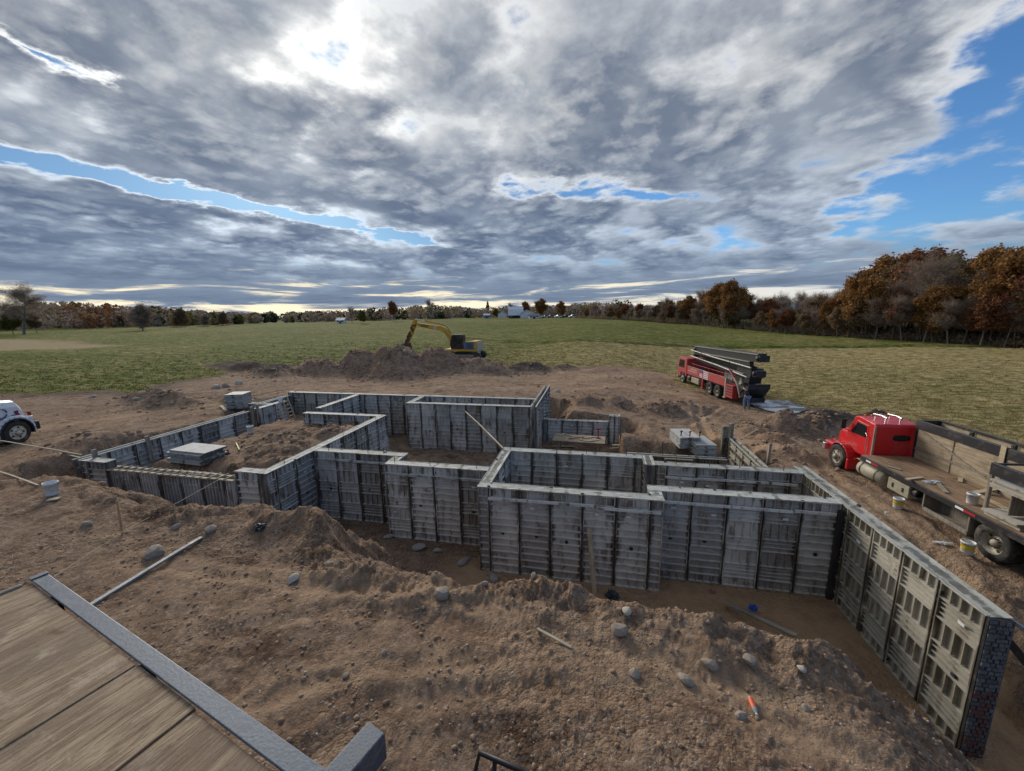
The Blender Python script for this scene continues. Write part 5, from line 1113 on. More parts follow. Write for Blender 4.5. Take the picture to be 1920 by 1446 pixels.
a, b = hit(72, 912, 5, .03), hit(-20, 880, 5, .03); board('lath', a, b, .05, .02, LUM0, 'weathered lath on the dark dirt below the white truck', 'lath')
a, b = Vector((-19.1, 10.7, 2.5)), P(110, 850, 2.6); board('lath', a, b, .05, .03, LUM0, 'short lath beside the garage corner wall', 'lath')
for k, (x, y, zt, lab) in enumerate(((-18.25, 10.42, 3.05, 'square wooden post at the garage corner top'), (-18.38, 12.3, 2.98, 'square wooden post on the outer garage wall'), (-18.5, 17.6, 2.95, 'wooden post at the garage doorway edge'), (-18.6, 18.1, 2.98, 'second wooden post across the doorway gap'))):
    board('wooden_post', (x, y, 1.9), (x, y, zt), .14, .09, GRY0, lab, 'post', (1, 0, 0))
# planks along the low garage wall
rr = random.Random(11); x = -17.25; k = 0
names = ('first', 'second', 'third', 'fourth', 'fifth', 'sixth')
for row, y in enumerate((10.10, 10.40)):
    x = -17.3
    while x < -11.9:
        l = min(rr.uniform(1.6, 3.0), -11.7 - x); board('top_plank', (x, y + rr.uniform(-.02, .02), 2.455), (x + l, y + rr.uniform(-.03, .03), 2.455 + rr.uniform(-.01, .02)), .10, .04, LUM0, ('pale plank along the outer edge of the low garage wall', 'pale plank along the inner edge of the low garage wall')[row], 'plank', group=('outer edge planks', 'inner edge planks')[row]); x += l + .02
for i in range(16):
    x = -17.0 + i * .33; o = board('tie_slat', (x, 10.03, 2.492), (x + .03, 10.50, 2.492), .05, .02, GRY0, 'short tie slat across the low garage wall top', 'slat', group='tie slats across the low wall')
# ladder by the far garage wall
t = empty('ladder', Vector((-18.25, 19.7, gz1(-17.9, 19.7))), 0, 'pale ladder leaning on the short garage wall', 'ladder')
h_ = 2.95 - t.location.z
for s in (0, .42): m = MB(); m.bar((.35, s, 0), (-.14, s, h_), .05, .07); m.obj('side_rail', LUM0, t)
for k in range(7): f = (k + .7) / 7.6; m = MB(); m.bar((.35 - .49 * f, .03, h_ * f), (.35 - .49 * f, .39, h_ * f), .03, .03); m.obj('rung', LUM0, t)
m = MB(); m.box(-.16, .16, -.015, .015, 0, .30); o = m.obj('white_marker', WPL, None, .01); o.location = (-18.64, 19.85, 2.755); tag(o, 'small white square marker on the garage wall top', 'marker')
# work table in the basement
t = empty('work_table', (-.75, 21.0, 0.05), math.radians(-3), 'plywood sheet table with scattered tools before the low dark wall', 'table')
m = MB(); m.box(-1.4, 1.4, -.62, .62, .88, .91); m.obj('table_top', PLY, t, .004)
for x in (-1.1, 1.1):
    for y in (-.45, .45): m = MB(); m.bar((x, y, 0), (x * .95, y * .95, .88), .07, .05); m.obj('leg', GREYWOOD, t)
rr = random.Random(21)
for k in range(11):
    a = rr.uniform(0, 3.1); x, y = rr.uniform(-1.2, 1.2), rr.uniform(-.45, .45); l = rr.uniform(.12, .35); w_ = Vector((x, y, 0)); w_ = Matrix.Rotation(math.radians(-3), 4, 'Z') @ w_ + Vector((-.75, 21.0, 0))
    board('wood_offcut', (w_.x - l * math.cos(a), w_.y - l * math.sin(a), .985), (w_.x + l * math.cos(a), w_.y + l * math.sin(a), .985), .08, .04, LUM0, 'pale wood offcut lying on the plywood table', 'offcut', group='offcuts on the table')
RD = worn('tool_red', (.28, .03, .05), .5)
board('red_lever_bar', (-1.3, 20.75, .995), (-.45, 21.1, 1.02), .04, .04, RD, 'dull red lever bar lying on the plywood table', 'tool')
m = MB(); m.bar((0, 0, 0), (0, 0, .55), .06, .06); m.bar((-.16, 0, .5), (.16, 0, .5), .06, .07); m.box(-.12, .12, -.12, .12, -.01, .02); o = m.obj('tool_stand', RD, None, .008); o.location = (.28, 21.2, .975); tag(o, 'upright dark red tool with crossbar on the plywood table', 'tool')
for k, (x, y, l, a, lab) in enumerate(((-2.3, 21.9, 1.3, .1, 'empty wooden frame side leaning near the table'), (.95, 21.2, 1.0, .3, 'grey board beside the plywood table'), (1.05, 20.9, .9, .05, 'pale timber on the floor by the pier'))):
    board('loose_board', (x, y, .10 + k * .3), (x + l * math.cos(a), y + l * math.sin(a), .12 + k * .3), .12, .05, (LUM0, GRY0, LUM0)[k], lab)
for k in range(2): board('pier_brace', (1.62 + k * .28, 21.7, .05), (1.60 + k * .10, 22.85, 1.15), .04, .14, GRY0, ('inner', 'outer')[k] + ' sloping brace board propping the short pier', 'brace')
# forms standing at the head of the tan wall, the lone post and stake
for k, (x, y, h, lab) in enumerate(((6.60, 21.1, 2.0, 'upright narrow form at the head of the low tan wall'), (6.95, 21.35, 2.1, 'second upright form behind the low tan wall head'))):
    m = MB(); w_ = .30
    m.box(-w_ / 2, w_ / 2, -.03, .03, 0, h)
    for s in (-1, 1): m.box(s * w_ / 2 - .03, s * w_ / 2 + .03, -.08, -.03, 0, h)
    for i in range(6): m.box(-w_ / 2 + .03, w_ / 2 - .03, -.07, -.03, .1 + i * h / 6.2, .13 + i * h / 6.2)
    o = m.obj('upright_form', TAN); o.location = (x, y, -.05); o.rotation_euler = (0, 0, math.radians(20 + 25 * k)); tag(o, lab, 'form')
q = P(1437, 880, .5); board('timber_post', (q.x, q.y, .2), (q.x + .05, q.y, 1.75), .15, .10, GRY0, 'lone grey timber post behind the strip room', 'post', (1, 0, 0))
q = P(1241, 856, .9); board('iron_stake', (q.x, q.y, .6), (q.x, q.y, 1.62), .05, .05, RUST, 'thin rusty iron stake by the stacked panels', 'stake', (1, 0, 0))
board('loose_board', hit(1395, 822, 4, .03), hit(1420, 808, 4, .06), .06, .04, LUM0, 'thin pale board on the dirt pile near the tan wall', 'board')
board('loose_board', (3.2, 17.9, 1.2), (4.4, 17.9, 1.2), .06, .05, LUM0, 'short pale board hung along the brown wall', 'board')
# brace and pipe at the brick-patterned wall end
e = Vector((6.82, 7.3, 2.35)); g = P(1925, 1390, .5); board('brace_beam', e, (8.3, 6.9, gz1(8.3, 6.9) - .05), .10, .12, BLACK, 'black brace beam propping the end of the walkout wall', 'brace')
board('brace_pipe', (6.83, 7.25, 2.66), P(1990, 1225, 2.45), .06, .06, BAR, 'grey pipe tied to the top of the walkout wall end', 'pipe')
# litter
def bottle():
    q = hit(1412, 1329); t = empty('bottle', q + Vector((0, 0, .035)), 0, 'crushed plastic bottle with orange-red label lying on the dirt', 'bottle')
    a, b = hit(1404, 1311), hit(1421, 1350); d = (b - a); t.rotation_euler = (0, 0, math.atan2(d.y, d.x))
    cl = mat('clear_plastic', None, **{'Base Color': (.75, .77, .78, 1), 'Roughness': .12, 'Transmission Weight': .6}); 
    m = MB(); m.lathe([(0, -.115), (.030, -.112), (.034, -.09), (.032, .03), (.028, .06), (.013, .085), (.012, .10)], (0, 0, 0), 'x', 16); m.obj('bottle_body', cl, t)
    m = MB(); m.lathe([(.0345, -.095), (.0350, -.02), (.0335, .025)], (0, 0, 0), 'x', 16); m.obj('bottle_label', worn('label_orange', (.62, .09, .03), .4, 0, .4, (.75, .35, .05), 20), t)
    m = MB(); m.lathe([(.014, .095), (.014, .115), (0, .116)], (0, 0, 0), 'x', 10); m.obj('bottle_cap', WPL, t)
bottle()
def crumple(name, p, s, m, label, cat, seed):
    rr = random.Random(seed); bm = bmesh.new(); bmesh.ops.create_icosphere(bm, subdivisions=3, radius=1)
    for v in bm.verts:
        n = v.co.copy(); k = .75 + .35 * math.sin(7 * n.x + seed) * math.sin(6 * n.y + 2 * seed) + .25 * math.sin(13 * n.z + 9 * n.x) + rr.uniform(-.12, .12); v.co = Vector((n.x * s[0] * k, n.y * s[1] * k, max(n.z, -.5) * s[2] * k))
    me = bpy.data.meshes.new(name); bm.to_mesh(me); bm.free(); me.materials.append(m); o = link(name, me); o.location = p + Vector((0, 0, s[2] * .35)); return tag(o, label, cat)
crumple('plastic_bag', P(1411, 1142, .14), (.13, .10, .09), mat('blue_plastic', None, **{'Base Color': (.02, .09, .36, 1), 'Roughness': .35}), 'crumpled blue plastic bag on the sandy dig floor', 'bag', 1)
crumple('dark_bundle', P(1147, 1118, .12), (.20, .15, .13), worn('dark_bundle', (.025, .035, .045), .6, 0, .4), 'dark tangled bundle at the foot of the bay wall', 'bundle', 2)
crumple('dark_bundle', hit(488, 992), (.16, .14, .10), worn('dark_bundle', (.03, .04, .05), .6), 'dark bundle beside the big dirt lump at the garage corner', 'bundle', 3)
crumple('plastic_wrap', P(1712, 906, .76 + 1.16) if False else Vector((P(1750, 905, 1.92).x, P(1750, 905, 1.92).y, 1.91)), (.28, .16, .06), worn('wrap', (.45, .48, .52), .4), 'crumpled grey plastic wrap on the truck bed', 'wrap', 4)
crumple('paper_litter', hit(1768, 1020), (.22, .09, .04), WPL, 'dirty white paper litter on the truck track', 'litter', 5)
crumple('paper_litter', hit(1662, 963), (.07, .06, .04), WPL, 'small white paper scrap near the walkout wall', 'litter', 6)
crumple('red_cloth', P(1335, 1108, .06), (.10, .07, .04), worn('cloth_red', (.35, .14, .11), .8), 'small pinkish cloth on the dig floor below the strip wall', 'cloth', 7)
crumple('helmet_bag', hit(423, 853), (.20, .18, .14), worn('dark_bundle2', (.05, .055, .075), .6), 'dark rounded bag beside the pale panel stack', 'bag', 8)
board('yellow_lath', hit(443, 832, 5, .03), hit(449, 846, 5, .05), .05, .03, worn('yellow_wood', (.50, .45, .13), .7), 'short yellow lath on the garage dirt', 'lath')
board('loose_board', hit(460, 842, 5, .03), hit(475, 838, 5, .05), .12, .03, LUM0, 'short pale board on the garage dirt', 'board')
board('loose_board', hit(90, 940, 5, .03), hit(113, 938, 5, .04), .16, .03, LUM0, 'short pale board end below the white bucket', 'board')
board('loose_board', hit(414, 762, 5, .03), hit(424, 772, 5, .05), .16, .05, LUM0, 'short pale plank on the bank by the square stack', 'board')
# wash-out sheet behind the pump truck
def sheet():
    pts = [(1400, 752), (1440, 750), (1475, 752), (1500, 764), (1518, 773), (1498, 779), (1470, 781), (1440, 773), (1412, 764)]
    poly = [tuple(P(x, y, .5)[:2]) for x, y in pts]; xs = [p[0] for p in poly]; ys = [p[1] for p in poly]; n = 46
    gx, gy = np.meshgrid(np.linspace(min(xs), max(xs), n), np.linspace(min(ys), max(ys), n)); ok = inpoly(gx.ravel(), gy.ravel(), poly).reshape(n, n)
    hz = gz(gx.ravel(), gy.ravel()).reshape(n, n) + .05 + .05 * (0.5 + fbm(gx / .7, gy / .7, 3, 91)); m = MB(); idx = {}
    vs = [(gx[i, j], gy[i, j], hz[i, j]) for i in range(n) for j in range(n)]
    m.add(vs, [(i * n + j, i * n + j + 1, (i + 1) * n + j + 1, (i + 1) * n + j) for i in range(n - 1) for j in range(n - 1) if ok[i, j] and ok[i + 1, j + 1] and ok[i, j + 1] and ok[i + 1, j]], True)
    def fn(t, b):
        co = t.new('ShaderNodeTexCoord').outputs['Object']; k = t.noise(t.v('MULTIPLY', co, (.55, .9, 1)), 1.0, 6, .6, .5)
        t.put(b.inputs['Base Color'], t.mix(t.ramp(k, .47, .54), (.66, .69, .72), (.085, .082, .085))); t.put(b.inputs['Roughness'], .38)
    o = m.obj('plastic_sheet', mat('washout_sheet', fn)); tag(o, 'white plastic wash-out sheet with grey slurry behind the pump truck', 'plastic sheet')
    sol = o.modifiers.new('thick', 'SOLIDIFY'); sol.thickness = .012
sheet()
# ------------------------------------------------------------------ stones and clods
STONE = worn('field_stone', (0.27, 0.225, 0.185), .85, 0, .45, (.20, .155, .12), 4, .35, .3); PALE = worn('pale_stone', (0.40, 0.36, 0.31), .85, 0, .35, (.28, .22, .17), 5, .2, .3)
def stone_mesh(seed, m, sub=2):
    rr = random.Random(seed); bm = bmesh.new(); bmesh.ops.create_icosphere(bm, subdivisions=sub, radius=1); ax = (1, rr.uniform(.65, .95), rr.uniform(.5, .8))
    k = [(Vector((rr.gauss(0, 1), rr.gauss(0, 1), rr.gauss(0, 1))).normalized(), rr.uniform(.55, .85)) for _ in range(11)]
    for v in bm.verts:
        for d, o in k:
            e = v.co.dot(d) - o
            if e > 0: v.co -= d * e * .85
        v.co = Vector([v.co[i] * ax[i] for i in range(3)])
    me = bpy.data.meshes.new('stone'); bm.to_mesh(me); bm.free(); me.materials.append(m); return me
SM = [stone_mesh(i, STONE) for i in range(5)] + [stone_mesh(10 + i, PALE) for i in range(3)]
rr = random.Random(77)
big = [(550, 1088, .13, 5), (1330, 1250, .12, 1), (1405, 1240, .10, 0), (1502, 1256, .07, 5), (1160, 1185, .15, 2), (1175, 1148, .10, 5), (908, 1100, .09, 1), (395, 995, .14, 0), (330, 990, .12, 1), (650, 1270, .06, 3), (1285, 1278, .13, 4), (1190, 1265, .09, 2), (1390, 1385 - 40, .09, 1), (720, 1225, .05, 0), (405, 728, .40, 6), (425, 726, .35, 1), (175, 745, .22, 5), (258, 752, .30, 1), (1045, 735, .3, 6), (760, 662, .35, 2), (448, 720, .4, 5), (290, 1040, .22, 2), (165, 985, .12, 1), (1680, 1230, .10, 0), (830, 1115, .16, 2), (1000, 1085, .08, 1), (620, 1060, .10, 1), (1510, 1330, .06, 2)]
LMK = [(1412, 1329, 'near the crushed bottle'), (1040, 1200, 'near the short pale lath'), (270, 1080, 'near the metal screed bar'), (100, 930, 'near the white bucket on the bank'), (1110, 1110, 'on the dirt lip before the leaning stake'), (1430, 1160, 'on the dirt lip before the strip room wall'), (1700, 1250, 'on the bank below the tan wall'), (640, 1000, 'by the big dirt lump at the garage corner'), (860, 1090, 'on the dirt lip before the bay corner'), (425, 735, 'on the road by the square panel stack'), (215, 750, 'on the road bank behind the white truck'), (760, 665, 'on the soil mound'), (1045, 735, 'on the road behind the rear bay'), (690, 1250, 'on the rutted dirt below the deck'), (1080, 1300, 'on the rutted dirt past the steel arm'), (1340, 1370, 'on the rutted dirt below the bottle'), (1590, 1400, 'on the dirt beside the tan wall foot'), (1200, 1250, 'on the churned dirt between lath and bottle')]
for px, py, r, k in big:
    q = hit(px, py, 6.0 if py > 800 else 5.2); o = link('stone', SM[k]); o.location = q + Vector((0, 0, r * .15)); o.scale = (r, r, r); o.rotation_euler = (rr.uniform(-.4, .4), rr.uniform(-.4, .4), rr.uniform(0, 6)); near = min(LMK, key=lambda a: (a[0] - px) ** 2 + ((a[1] - py) * 1.3) ** 2)[2]; size = 'large' if r > .15 else 'fist-sized' if r < .065 else 'middling'; lab = size + (' pale' if k >= 5 else ' brown') + ' fieldstone ' + near; tag(o, lab, 'stone', lab + 's')
def pebbles(n, rlo, rhi, slo, shi, m, name, seed, sub=1, heaps=False):
    K = 12 if heaps else 3
    g = np.random.default_rng(seed); va = math.pi / 2 + math.radians(12.05); th = va + np.radians(g.uniform(-58, 58, n * K)); r = np.sqrt(g.uniform(rlo ** 2, rhi ** 2, n * K)); x, y = r * np.cos(th), r * np.sin(th)
    z, dirt, sand, dark, floor = terrain(x, y); ok = (dirt > .7) & (z > .3)
    for (x0, x1, y0, y1, zb, zt, fl, ap) in WALLS.values(): ok &= ~((x > x0 - .1) & (x < x1 + .1) & (y > y0 - .1) & (y < y1 + .1))
    if heaps:
        hp = np.zeros_like(x)
        for hx, hy, hh, sx, sy in HEAPS: hp = np.maximum(hp, hh * np.exp(-((x - hx) / sx) ** 2 - ((y - hy) / sy) ** 2))
        ok &= g.random(len(x)) < np.clip(hp * 2.2, 0.02, 1)
    clus = fbm(x / .8, y / .8, 3, 95); keep = g.uniform(-.35, .45, n * K) < clus; ok &= keep
    x, y, z = x[ok][:n], y[ok][:n], z[ok][:n]; k = len(x); base = []
    for i in range(6):
        me = stone_mesh(seed + i, m, sub); base.append((np.array([v.co[:] for v in me.vertices]), np.array([p.vertices[:] for p in me.polygons]))); bpy.data.meshes.remove(me)
    V_, F_ = [], []; off = 0
    for i in range(k):
        bv, bf = base[i % 6]; s = slo * (shi / slo) ** (g.random() ** 2.2); a = g.uniform(0, 6.28); ca, sa = math.cos(a) * s, math.sin(a) * s
        v = np.stack([bv[:, 0] * ca - bv[:, 1] * sa + x[i], bv[:, 0] * sa + bv[:, 1] * ca + y[i], bv[:, 2] * s + z[i] + s * .12], 1); V_.append(v); F_.append(bf + off); off += len(bv)
    V_, F_ = np.concatenate(V_), np.concatenate(F_); me = bpy.data.meshes.new(name); me.vertices.add(len(V_)); me.vertices.foreach_set('co', V_.ravel()); me.loops.add(F_.size); me.loops.foreach_set('vertex_index', F_.ravel()); me.polygons.add(len(F_)); me.polygons.foreach_set('loop_start', np.arange(len(F_)) * 3); me.update(calc_edges=True); me.materials.append(m)
    o = link(name, me); return tag(o, {'gravel': 'scattered pale pebbles over the churned dirt', 'soil_clods': 'loose brown clods of soil over the churned dirt'}[name], None, None, 'stuff')
CLOD = worn('soil_clod', (0.29, 0.198, 0.135), .95, 0, .6, (.14, .092, .062), 6, .3, .5)
pebbles(1500, 2.2, 9.5, .005, .026, PALE, 'gravel', 201, 1)
pebbles(7500, 2.2, 13.5, .008, .055, CLOD, 'soil_clods', 301, 1)
pebbles(7000, 11, 48, .03, .20, CLOD, 'soil_clods', 501, 1, True)
SPILL = worn('spilled_concrete', (.30, .285, .265), .9, 0, .5, (.20, .17, .14), 6, .2, .4)
for k, (px, py, r, lab) in enumerate(((785, 1024, .22, 'lump of spilled grey concrete under the mid front wall'), (870, 1050, .20, 'spilled concrete lump near the bay corner foot'), (925, 1082, .16, 'small spilled concrete lump at the bay wall foot'), (820, 1030, .15, 'flat spilled concrete lump between two larger ones'), (730, 1003, .18, 'spilled concrete lump at the recessed wall foot'))):
    q = P(px, py, .10); o = link('concrete_lump', SM[k % 5].copy()); o.data.materials.clear(); o.data.materials.append(SPILL); o.location = q - Vector((0, 0, .05)); o.scale = (r * 1.3, r, r * .8); o.rotation_euler = (0, 0, k); tag(o, lab, 'concrete')
zb_ = .76 + 1.157
for k, (px, py, l, a, m_, lab) in enumerate(((1700, 900, .7, .4, LUM0, 'short plank lying on the truck bed by the plastic wrap'), (1775, 925, .9, 1.2, GRY0, 'grey offcut board on the truck bed'), (1690, 882, .4, 2.2, GRY0, 'broken board near the cab on the truck bed'), (1800, 905, .5, .9, LUM0, 'pale offcut below the rack on the truck bed'))):
    q = P(px, py, zb_); board('bed_offcut', (q.x, q.y, zb_ + .02), (q.x + l * math.cos(a), q.y + l * math.sin(a), zb_ + .025), .11, .03, m_, lab, 'board')

_cg = {}
def CACHE(x, y):
    k = (round(x), round(y))
    if k not in _cg: _cg[k] = float(base_h(np.array([x]), np.array([y]))[0])
    return _cg[k]
# ------------------------------------------------------------------ trees and the far farm
def leafmat(name, a, b_, tr=.25):
    def fn(t, b):
        co = t.new('ShaderNodeTexCoord').outputs['Object']; rnd = t.new('ShaderNodeObjectInfo').outputs['Random']; geo = t.new('ShaderNodeNewGeometry').outputs['Random Per Island']
        n = t.noise(co, .35, 3, .6); f = t.m('ADD', t.m('MULTIPLY', geo, .55), t.m('ADD', t.m('MULTIPLY', t.m('SUBTRACT', n, .5), 1.2), t.m('ADD', .2, t.m('MULTIPLY', t.m('SUBTRACT', rnd, .5), .5))), clamp=True)
        t.put(b.inputs['Base Color'], t.mix(f, a, b_)); t.put(b.inputs['Roughness'], .9); t.put(b.inputs['Specular IOR Level'], .1)
        tl = t.new('ShaderNodeBsdfTranslucent'); t.put(tl.inputs[0], t.mix(f, a, b_)); mx = t.new('ShaderNodeMixShader'); mx.inputs[0].default_value = tr
        t.l.new(b.outputs[0], mx.inputs[1]); t.l.new(tl.outputs[0], mx.inputs[2]); t.l.new(mx.outputs[0], t.n['Material Output'].inputs[0])
    return mat(name, fn)
BARK = worn('bark', (0.15, 0.13, 0.115), .95, 0, .4, (.05, .042, .036), 3, .3, .3); TWIG = leafmat('twigs', (0.22, 0.170, 0.132), (0.40, 0.318, 0.255), .2)
LEAF = {'orange': leafmat('leaf_orange', (0.185, 0.095, 0.036), (0.40, 0.220, 0.080)), 'rust': leafmat('leaf_rust', (0.15, 0.065, 0.036), (0.32, 0.150, 0.075)), 'olive': leafmat('leaf_olive', (0.11, 0.10, 0.028), (0.25, 0.215, 0.065)), 'brown': leafmat('leaf_brown', (0.17, 0.118, 0.072), (0.35, 0.245, 0.145)), 'green': leafmat('leaf_evergreen', (0.012, 0.022, 0.012), (0.035, 0.052, 0.026)), 'maroon': leafmat('leaf_maroon', (0.11, 0.040, 0.038), (0.23, 0.085, 0.070))}
def grow(seed, spread=.9, leafy=0.0, low=.25, twigs=1.0, leaf_size=.02, levels=3):
    """unit-height tree: trunk and limbs mesh, and a crown mesh of twigs and leaves"""
    rr = random.Random(seed); wood_, crown = MB(), MB(); tips = []
    def limb(p, d, L, r, lev):
        n = 4; pts = [p]; rs = [r]; q, dd = p.copy(), d.copy()
        for i in range(n):
            dd = (dd + Vector((rr.gauss(0, .13), rr.gauss(0, .13), rr.gauss(.05, .07)))).normalized(); q = q + dd * L / n; pts.append(q); rs.append(max(.0012, r * (1 - .75 * (i + 1) / n)))
            if lev < levels and i >= (0 if lev else 1):
                k = (2, 3, 3)[min(lev, 2)]
                for _ in range(k):
                    a = rr.uniform(0, 6.28); up = rr.uniform(.15, .75); o = dd.orthogonal().normalized(); o2 = dd.cross(o); side = (o * math.cos(a) + o2 * math.sin(a)); nd = (dd * (.55 if lev else .45) + side * spread * rr.uniform(.5, 1.1) + Vector((0, 0, up * .6))).normalized()
                    limb(q, nd, L * rr.uniform(.48, .72), rs[-1] * rr.uniform(.5, .7), lev + 1)
        wood_.tube(pts, rs, (7, 5, 4, 3)[min(lev, 3)], False) if lev < 3 else None
        if lev >= 2: tips.append((pts, lev))
    H = 1.0; tr = .55
    trunk = [Vector((0, 0, -.02))]; d = Vector((rr.uniform(-.05, .05), rr.uniform(-.05, .05), 1)); n = 7; rads = [.022]
    for i in range(n):
        d = (d + Vector((rr.gauss(0, .05), rr.gauss(0, .05), .05))).normalized(); trunk.append(trunk[-1] + d * (.80 / n)); rads.append(.020 * (1 - .82 * (i + 1) / n))
        h = trunk[-1].z
        if h > low:
            for _ in range(3): a = rr.uniform(0, 6.28); limb(trunk[-1], Vector((math.cos(a) * spread, math.sin(a) * spread, rr.uniform(.35, .95))).normalized(), rr.uniform(.22, .34) * (1.15 - .45 * h), rads[-1] * .6, 1)
    limb(trunk[-1], Vector((0, 0, 1)), .22, rads[-1], 1); wood_.tube(trunk, rads, 8, False)
    for pts, lev in tips:
        for i in range(1, len(pts)):
            c = pts[i]
            for _ in range(max(1, int(2 * twigs))):
                v = Vector((rr.gauss(0, 1), rr.gauss(0, 1), rr.gauss(.45, .8))).normalized() * rr.uniform(.03, .075); s = v.cross(Vector((rr.gauss(0, 1), rr.gauss(0, 1), rr.gauss(0, 1)))).normalized() * .0011
                crown.add([c - s, c + s, c + v], [(0, 1, 2)])
            if leafy and rr.random() < leafy:
                for _ in range(3):
                    q = c + Vector((rr.gauss(0, .024), rr.gauss(0, .024), rr.gauss(0, .02))); a = Vector((rr.gauss(0, 1), rr.gauss(0, 1), rr.gauss(0, .7))).normalized() * leaf_size * rr.uniform(.6, 1.3); b = a.cross(Vector((rr.gauss(0, 1), rr.gauss(0, 1), rr.gauss(0, 1)))).normalized() * a.length * .7
                    crown.add([q - a, q - b, q + a, q + b], [(0, 1, 2, 3)])
    zt = max(max(v[2] for v in crown.v), .6)
    for mb in (wood_, crown): mb.v = [(x / zt, y / zt, z / zt) for x, y, z in mb.v]
    return wood_.mesh('trunk', BARK), crown
KINDS = {}
def kind(name, leafname, **kw):
    w_, c = grow(**kw); KINDS[name] = (w_, c.mesh('crown', LEAF[leafname] if leafname else TWIG))
for i, s in enumerate((3, 8, 15, 22)): kind('bare%d' % i, None, seed=s, spread=(.75, .95, .65, .85)[i], twigs=1.1)
kind('orange0', 'orange', seed=31, spread=.95, leafy=.95, low=.18, leaf_size=.022); kind('orange1', 'orange', seed=36, spread=.8, leafy=.75, low=.2, leaf_size=.020)
kind('rust0', 'rust', seed=41, spread=.9, leafy=.65, twigs=1.6); kind('maroon0', 'maroon', seed=43, spread=.9, leafy=.75); kind('brown0', 'brown', seed=47, spread=.85, leafy=.6, twigs=1.6); kind('brown1', 'brown', seed=49, spread=.75, leafy=.4, twigs=2)
kind('olive0', 'olive', seed=53, spread=1.0, leafy=.9, low=.1, leaf_size=.028); kind('bush0', None, seed=59, spread=1.2, low=.02, twigs=3); kind('bush1', 'brown', seed=61, spread=1.2, low=.02, leafy=.3, twigs=2.5)
def evergreen():
    rr = random.Random(5); w_, c = MB(), MB(); w_.tube([(0, 0, -.02), (0, 0, .98)], [.018, .003], 7, False)
    for k in range(90):
        z = .12 + .86 * k / 90; L = .34 * (1 - z) * rr.uniform(.6, 1.2) + .02; a = rr.uniform(0, 6.28); e = Vector((math.cos(a) * L, math.sin(a) * L, z - .05 * L)); s = Vector((0, 0, z)); w_.tube([s, e], [.004, .001], 3, False)
        for _ in range(16): q = s.lerp(e, rr.uniform(.25, 1)) + Vector((rr.gauss(0, .014), rr.gauss(0, .014), rr.gauss(-.01, .012))); u = Vector((rr.gauss(0, 1), rr.gauss(0, 1), rr.gauss(0, .4))).normalized() * .045; v = u.orthogonal().normalized() * .022; c.add([q - u, q - v, q + u, q + v], [(0, 1, 2, 3)])
    KINDS['evergreen0'] = (w_.mesh('trunk', BARK), c.mesh('crown', LEAF['green']))
evergreen()
def plant_tree(k, x, y, h, label, group, name='tree', wide=1.0, rz=None):
    z = CACHE(x, y)
    t = empty(name, (x, y, z - .1), rr.uniform(0, 6.28) if rz is None else rz, label, 'tree' if 'bush' not in k else 'bush', group); t.scale = (h * wide, h * wide, h)
    link('trunk', KINDS[k][0], t); link('crown', KINDS[k][1], t); return t
rr = random.Random(99)
SKYL = [(1080, 575), (1110, 560), (1180, 560), (1225, 556), (1255, 552), (1290, 545), (1320, 530), (1350, 513), (1390, 518), (1410, 545), (1450, 532), (1480, 538), (1520, 532), (1560, 536), (1590, 505), (1640, 478), (1690, 462), (1740, 452), (1790, 470), (1850, 456), (1900, 452), (2100, 440)]
BASE = [(1060, 598, 5.0), (1150, 600, 4.7), (1220, 603, 4.2), (1290, 608, 3.5), (1400, 618, 2.6), (1500, 625, 2.3), (1600, 632, 2.0), (1750, 641, 1.7), (1920, 652, 1.5), (2150, 668, 1.4)]
def interp(tab, x, k=1): return float(np.interp(x, [t[0] for t in tab], [t[k] for t in tab]))
def depth_of(p): return float((Vector((p.x, p.y, p.z - CAM_Z))).dot(Vector(CF)))
LAB = {'bare': 'bare grey-brown tree in the autumn wood beside the fields', 'rust': 'rust-leaved tree in the autumn wood beside the fields', 'maroon': 'dark maroon tree in the autumn wood beside the fields', 'brown': 'thin brown-leaved tree in the autumn wood beside the fields', 'orange': 'orange-leaved oak standing out in the autumn wood', 'olive': 'olive-green tree in the autumn wood beside the fields'}
GRP = {'bare': 'bare trees in the wood', 'rust': 'rust-leaved trees in the wood', 'maroon': 'maroon trees in the wood', 'brown': 'brown-leaved trees in the wood', 'orange': 'orange oaks in the wood', 'olive': 'olive trees in the wood'}
KLAB = {'bare': 'bare grey tree', 'rust': 'rust-leaved tree', 'maroon': 'dark maroon tree', 'brown': 'brown-leaved tree', 'orange': 'orange oak', 'olive': 'olive tree'}
def hgt(px, back, f):
    b = P(px, interp(BASE, px), interp(BASE, px, 2)); p = Vector((b.x, b.y, 0)) * (1 + back / math.hypot(b.x, b.y)); z = gz1(p.x, p.y); p.z = z; D = depth_of(p)
    top = interp(SKYL, px) + 6; # height whose top projects to the skyline
    d = CX * (px - 960) / FPX - CU * (top - 723) / FPX + CF; zt = CAM_Z + d[2] * D
    return p, max(3.0, (zt - z) * f)
wood_kinds = ['bare0', 'bare1', 'bare2', 'bare3'] * 2 + ['brown0', 'brown1', 'rust0', 'rust0', 'brown1', 'brown0', 'orange1']
px = 1085.0; n_tr = 0
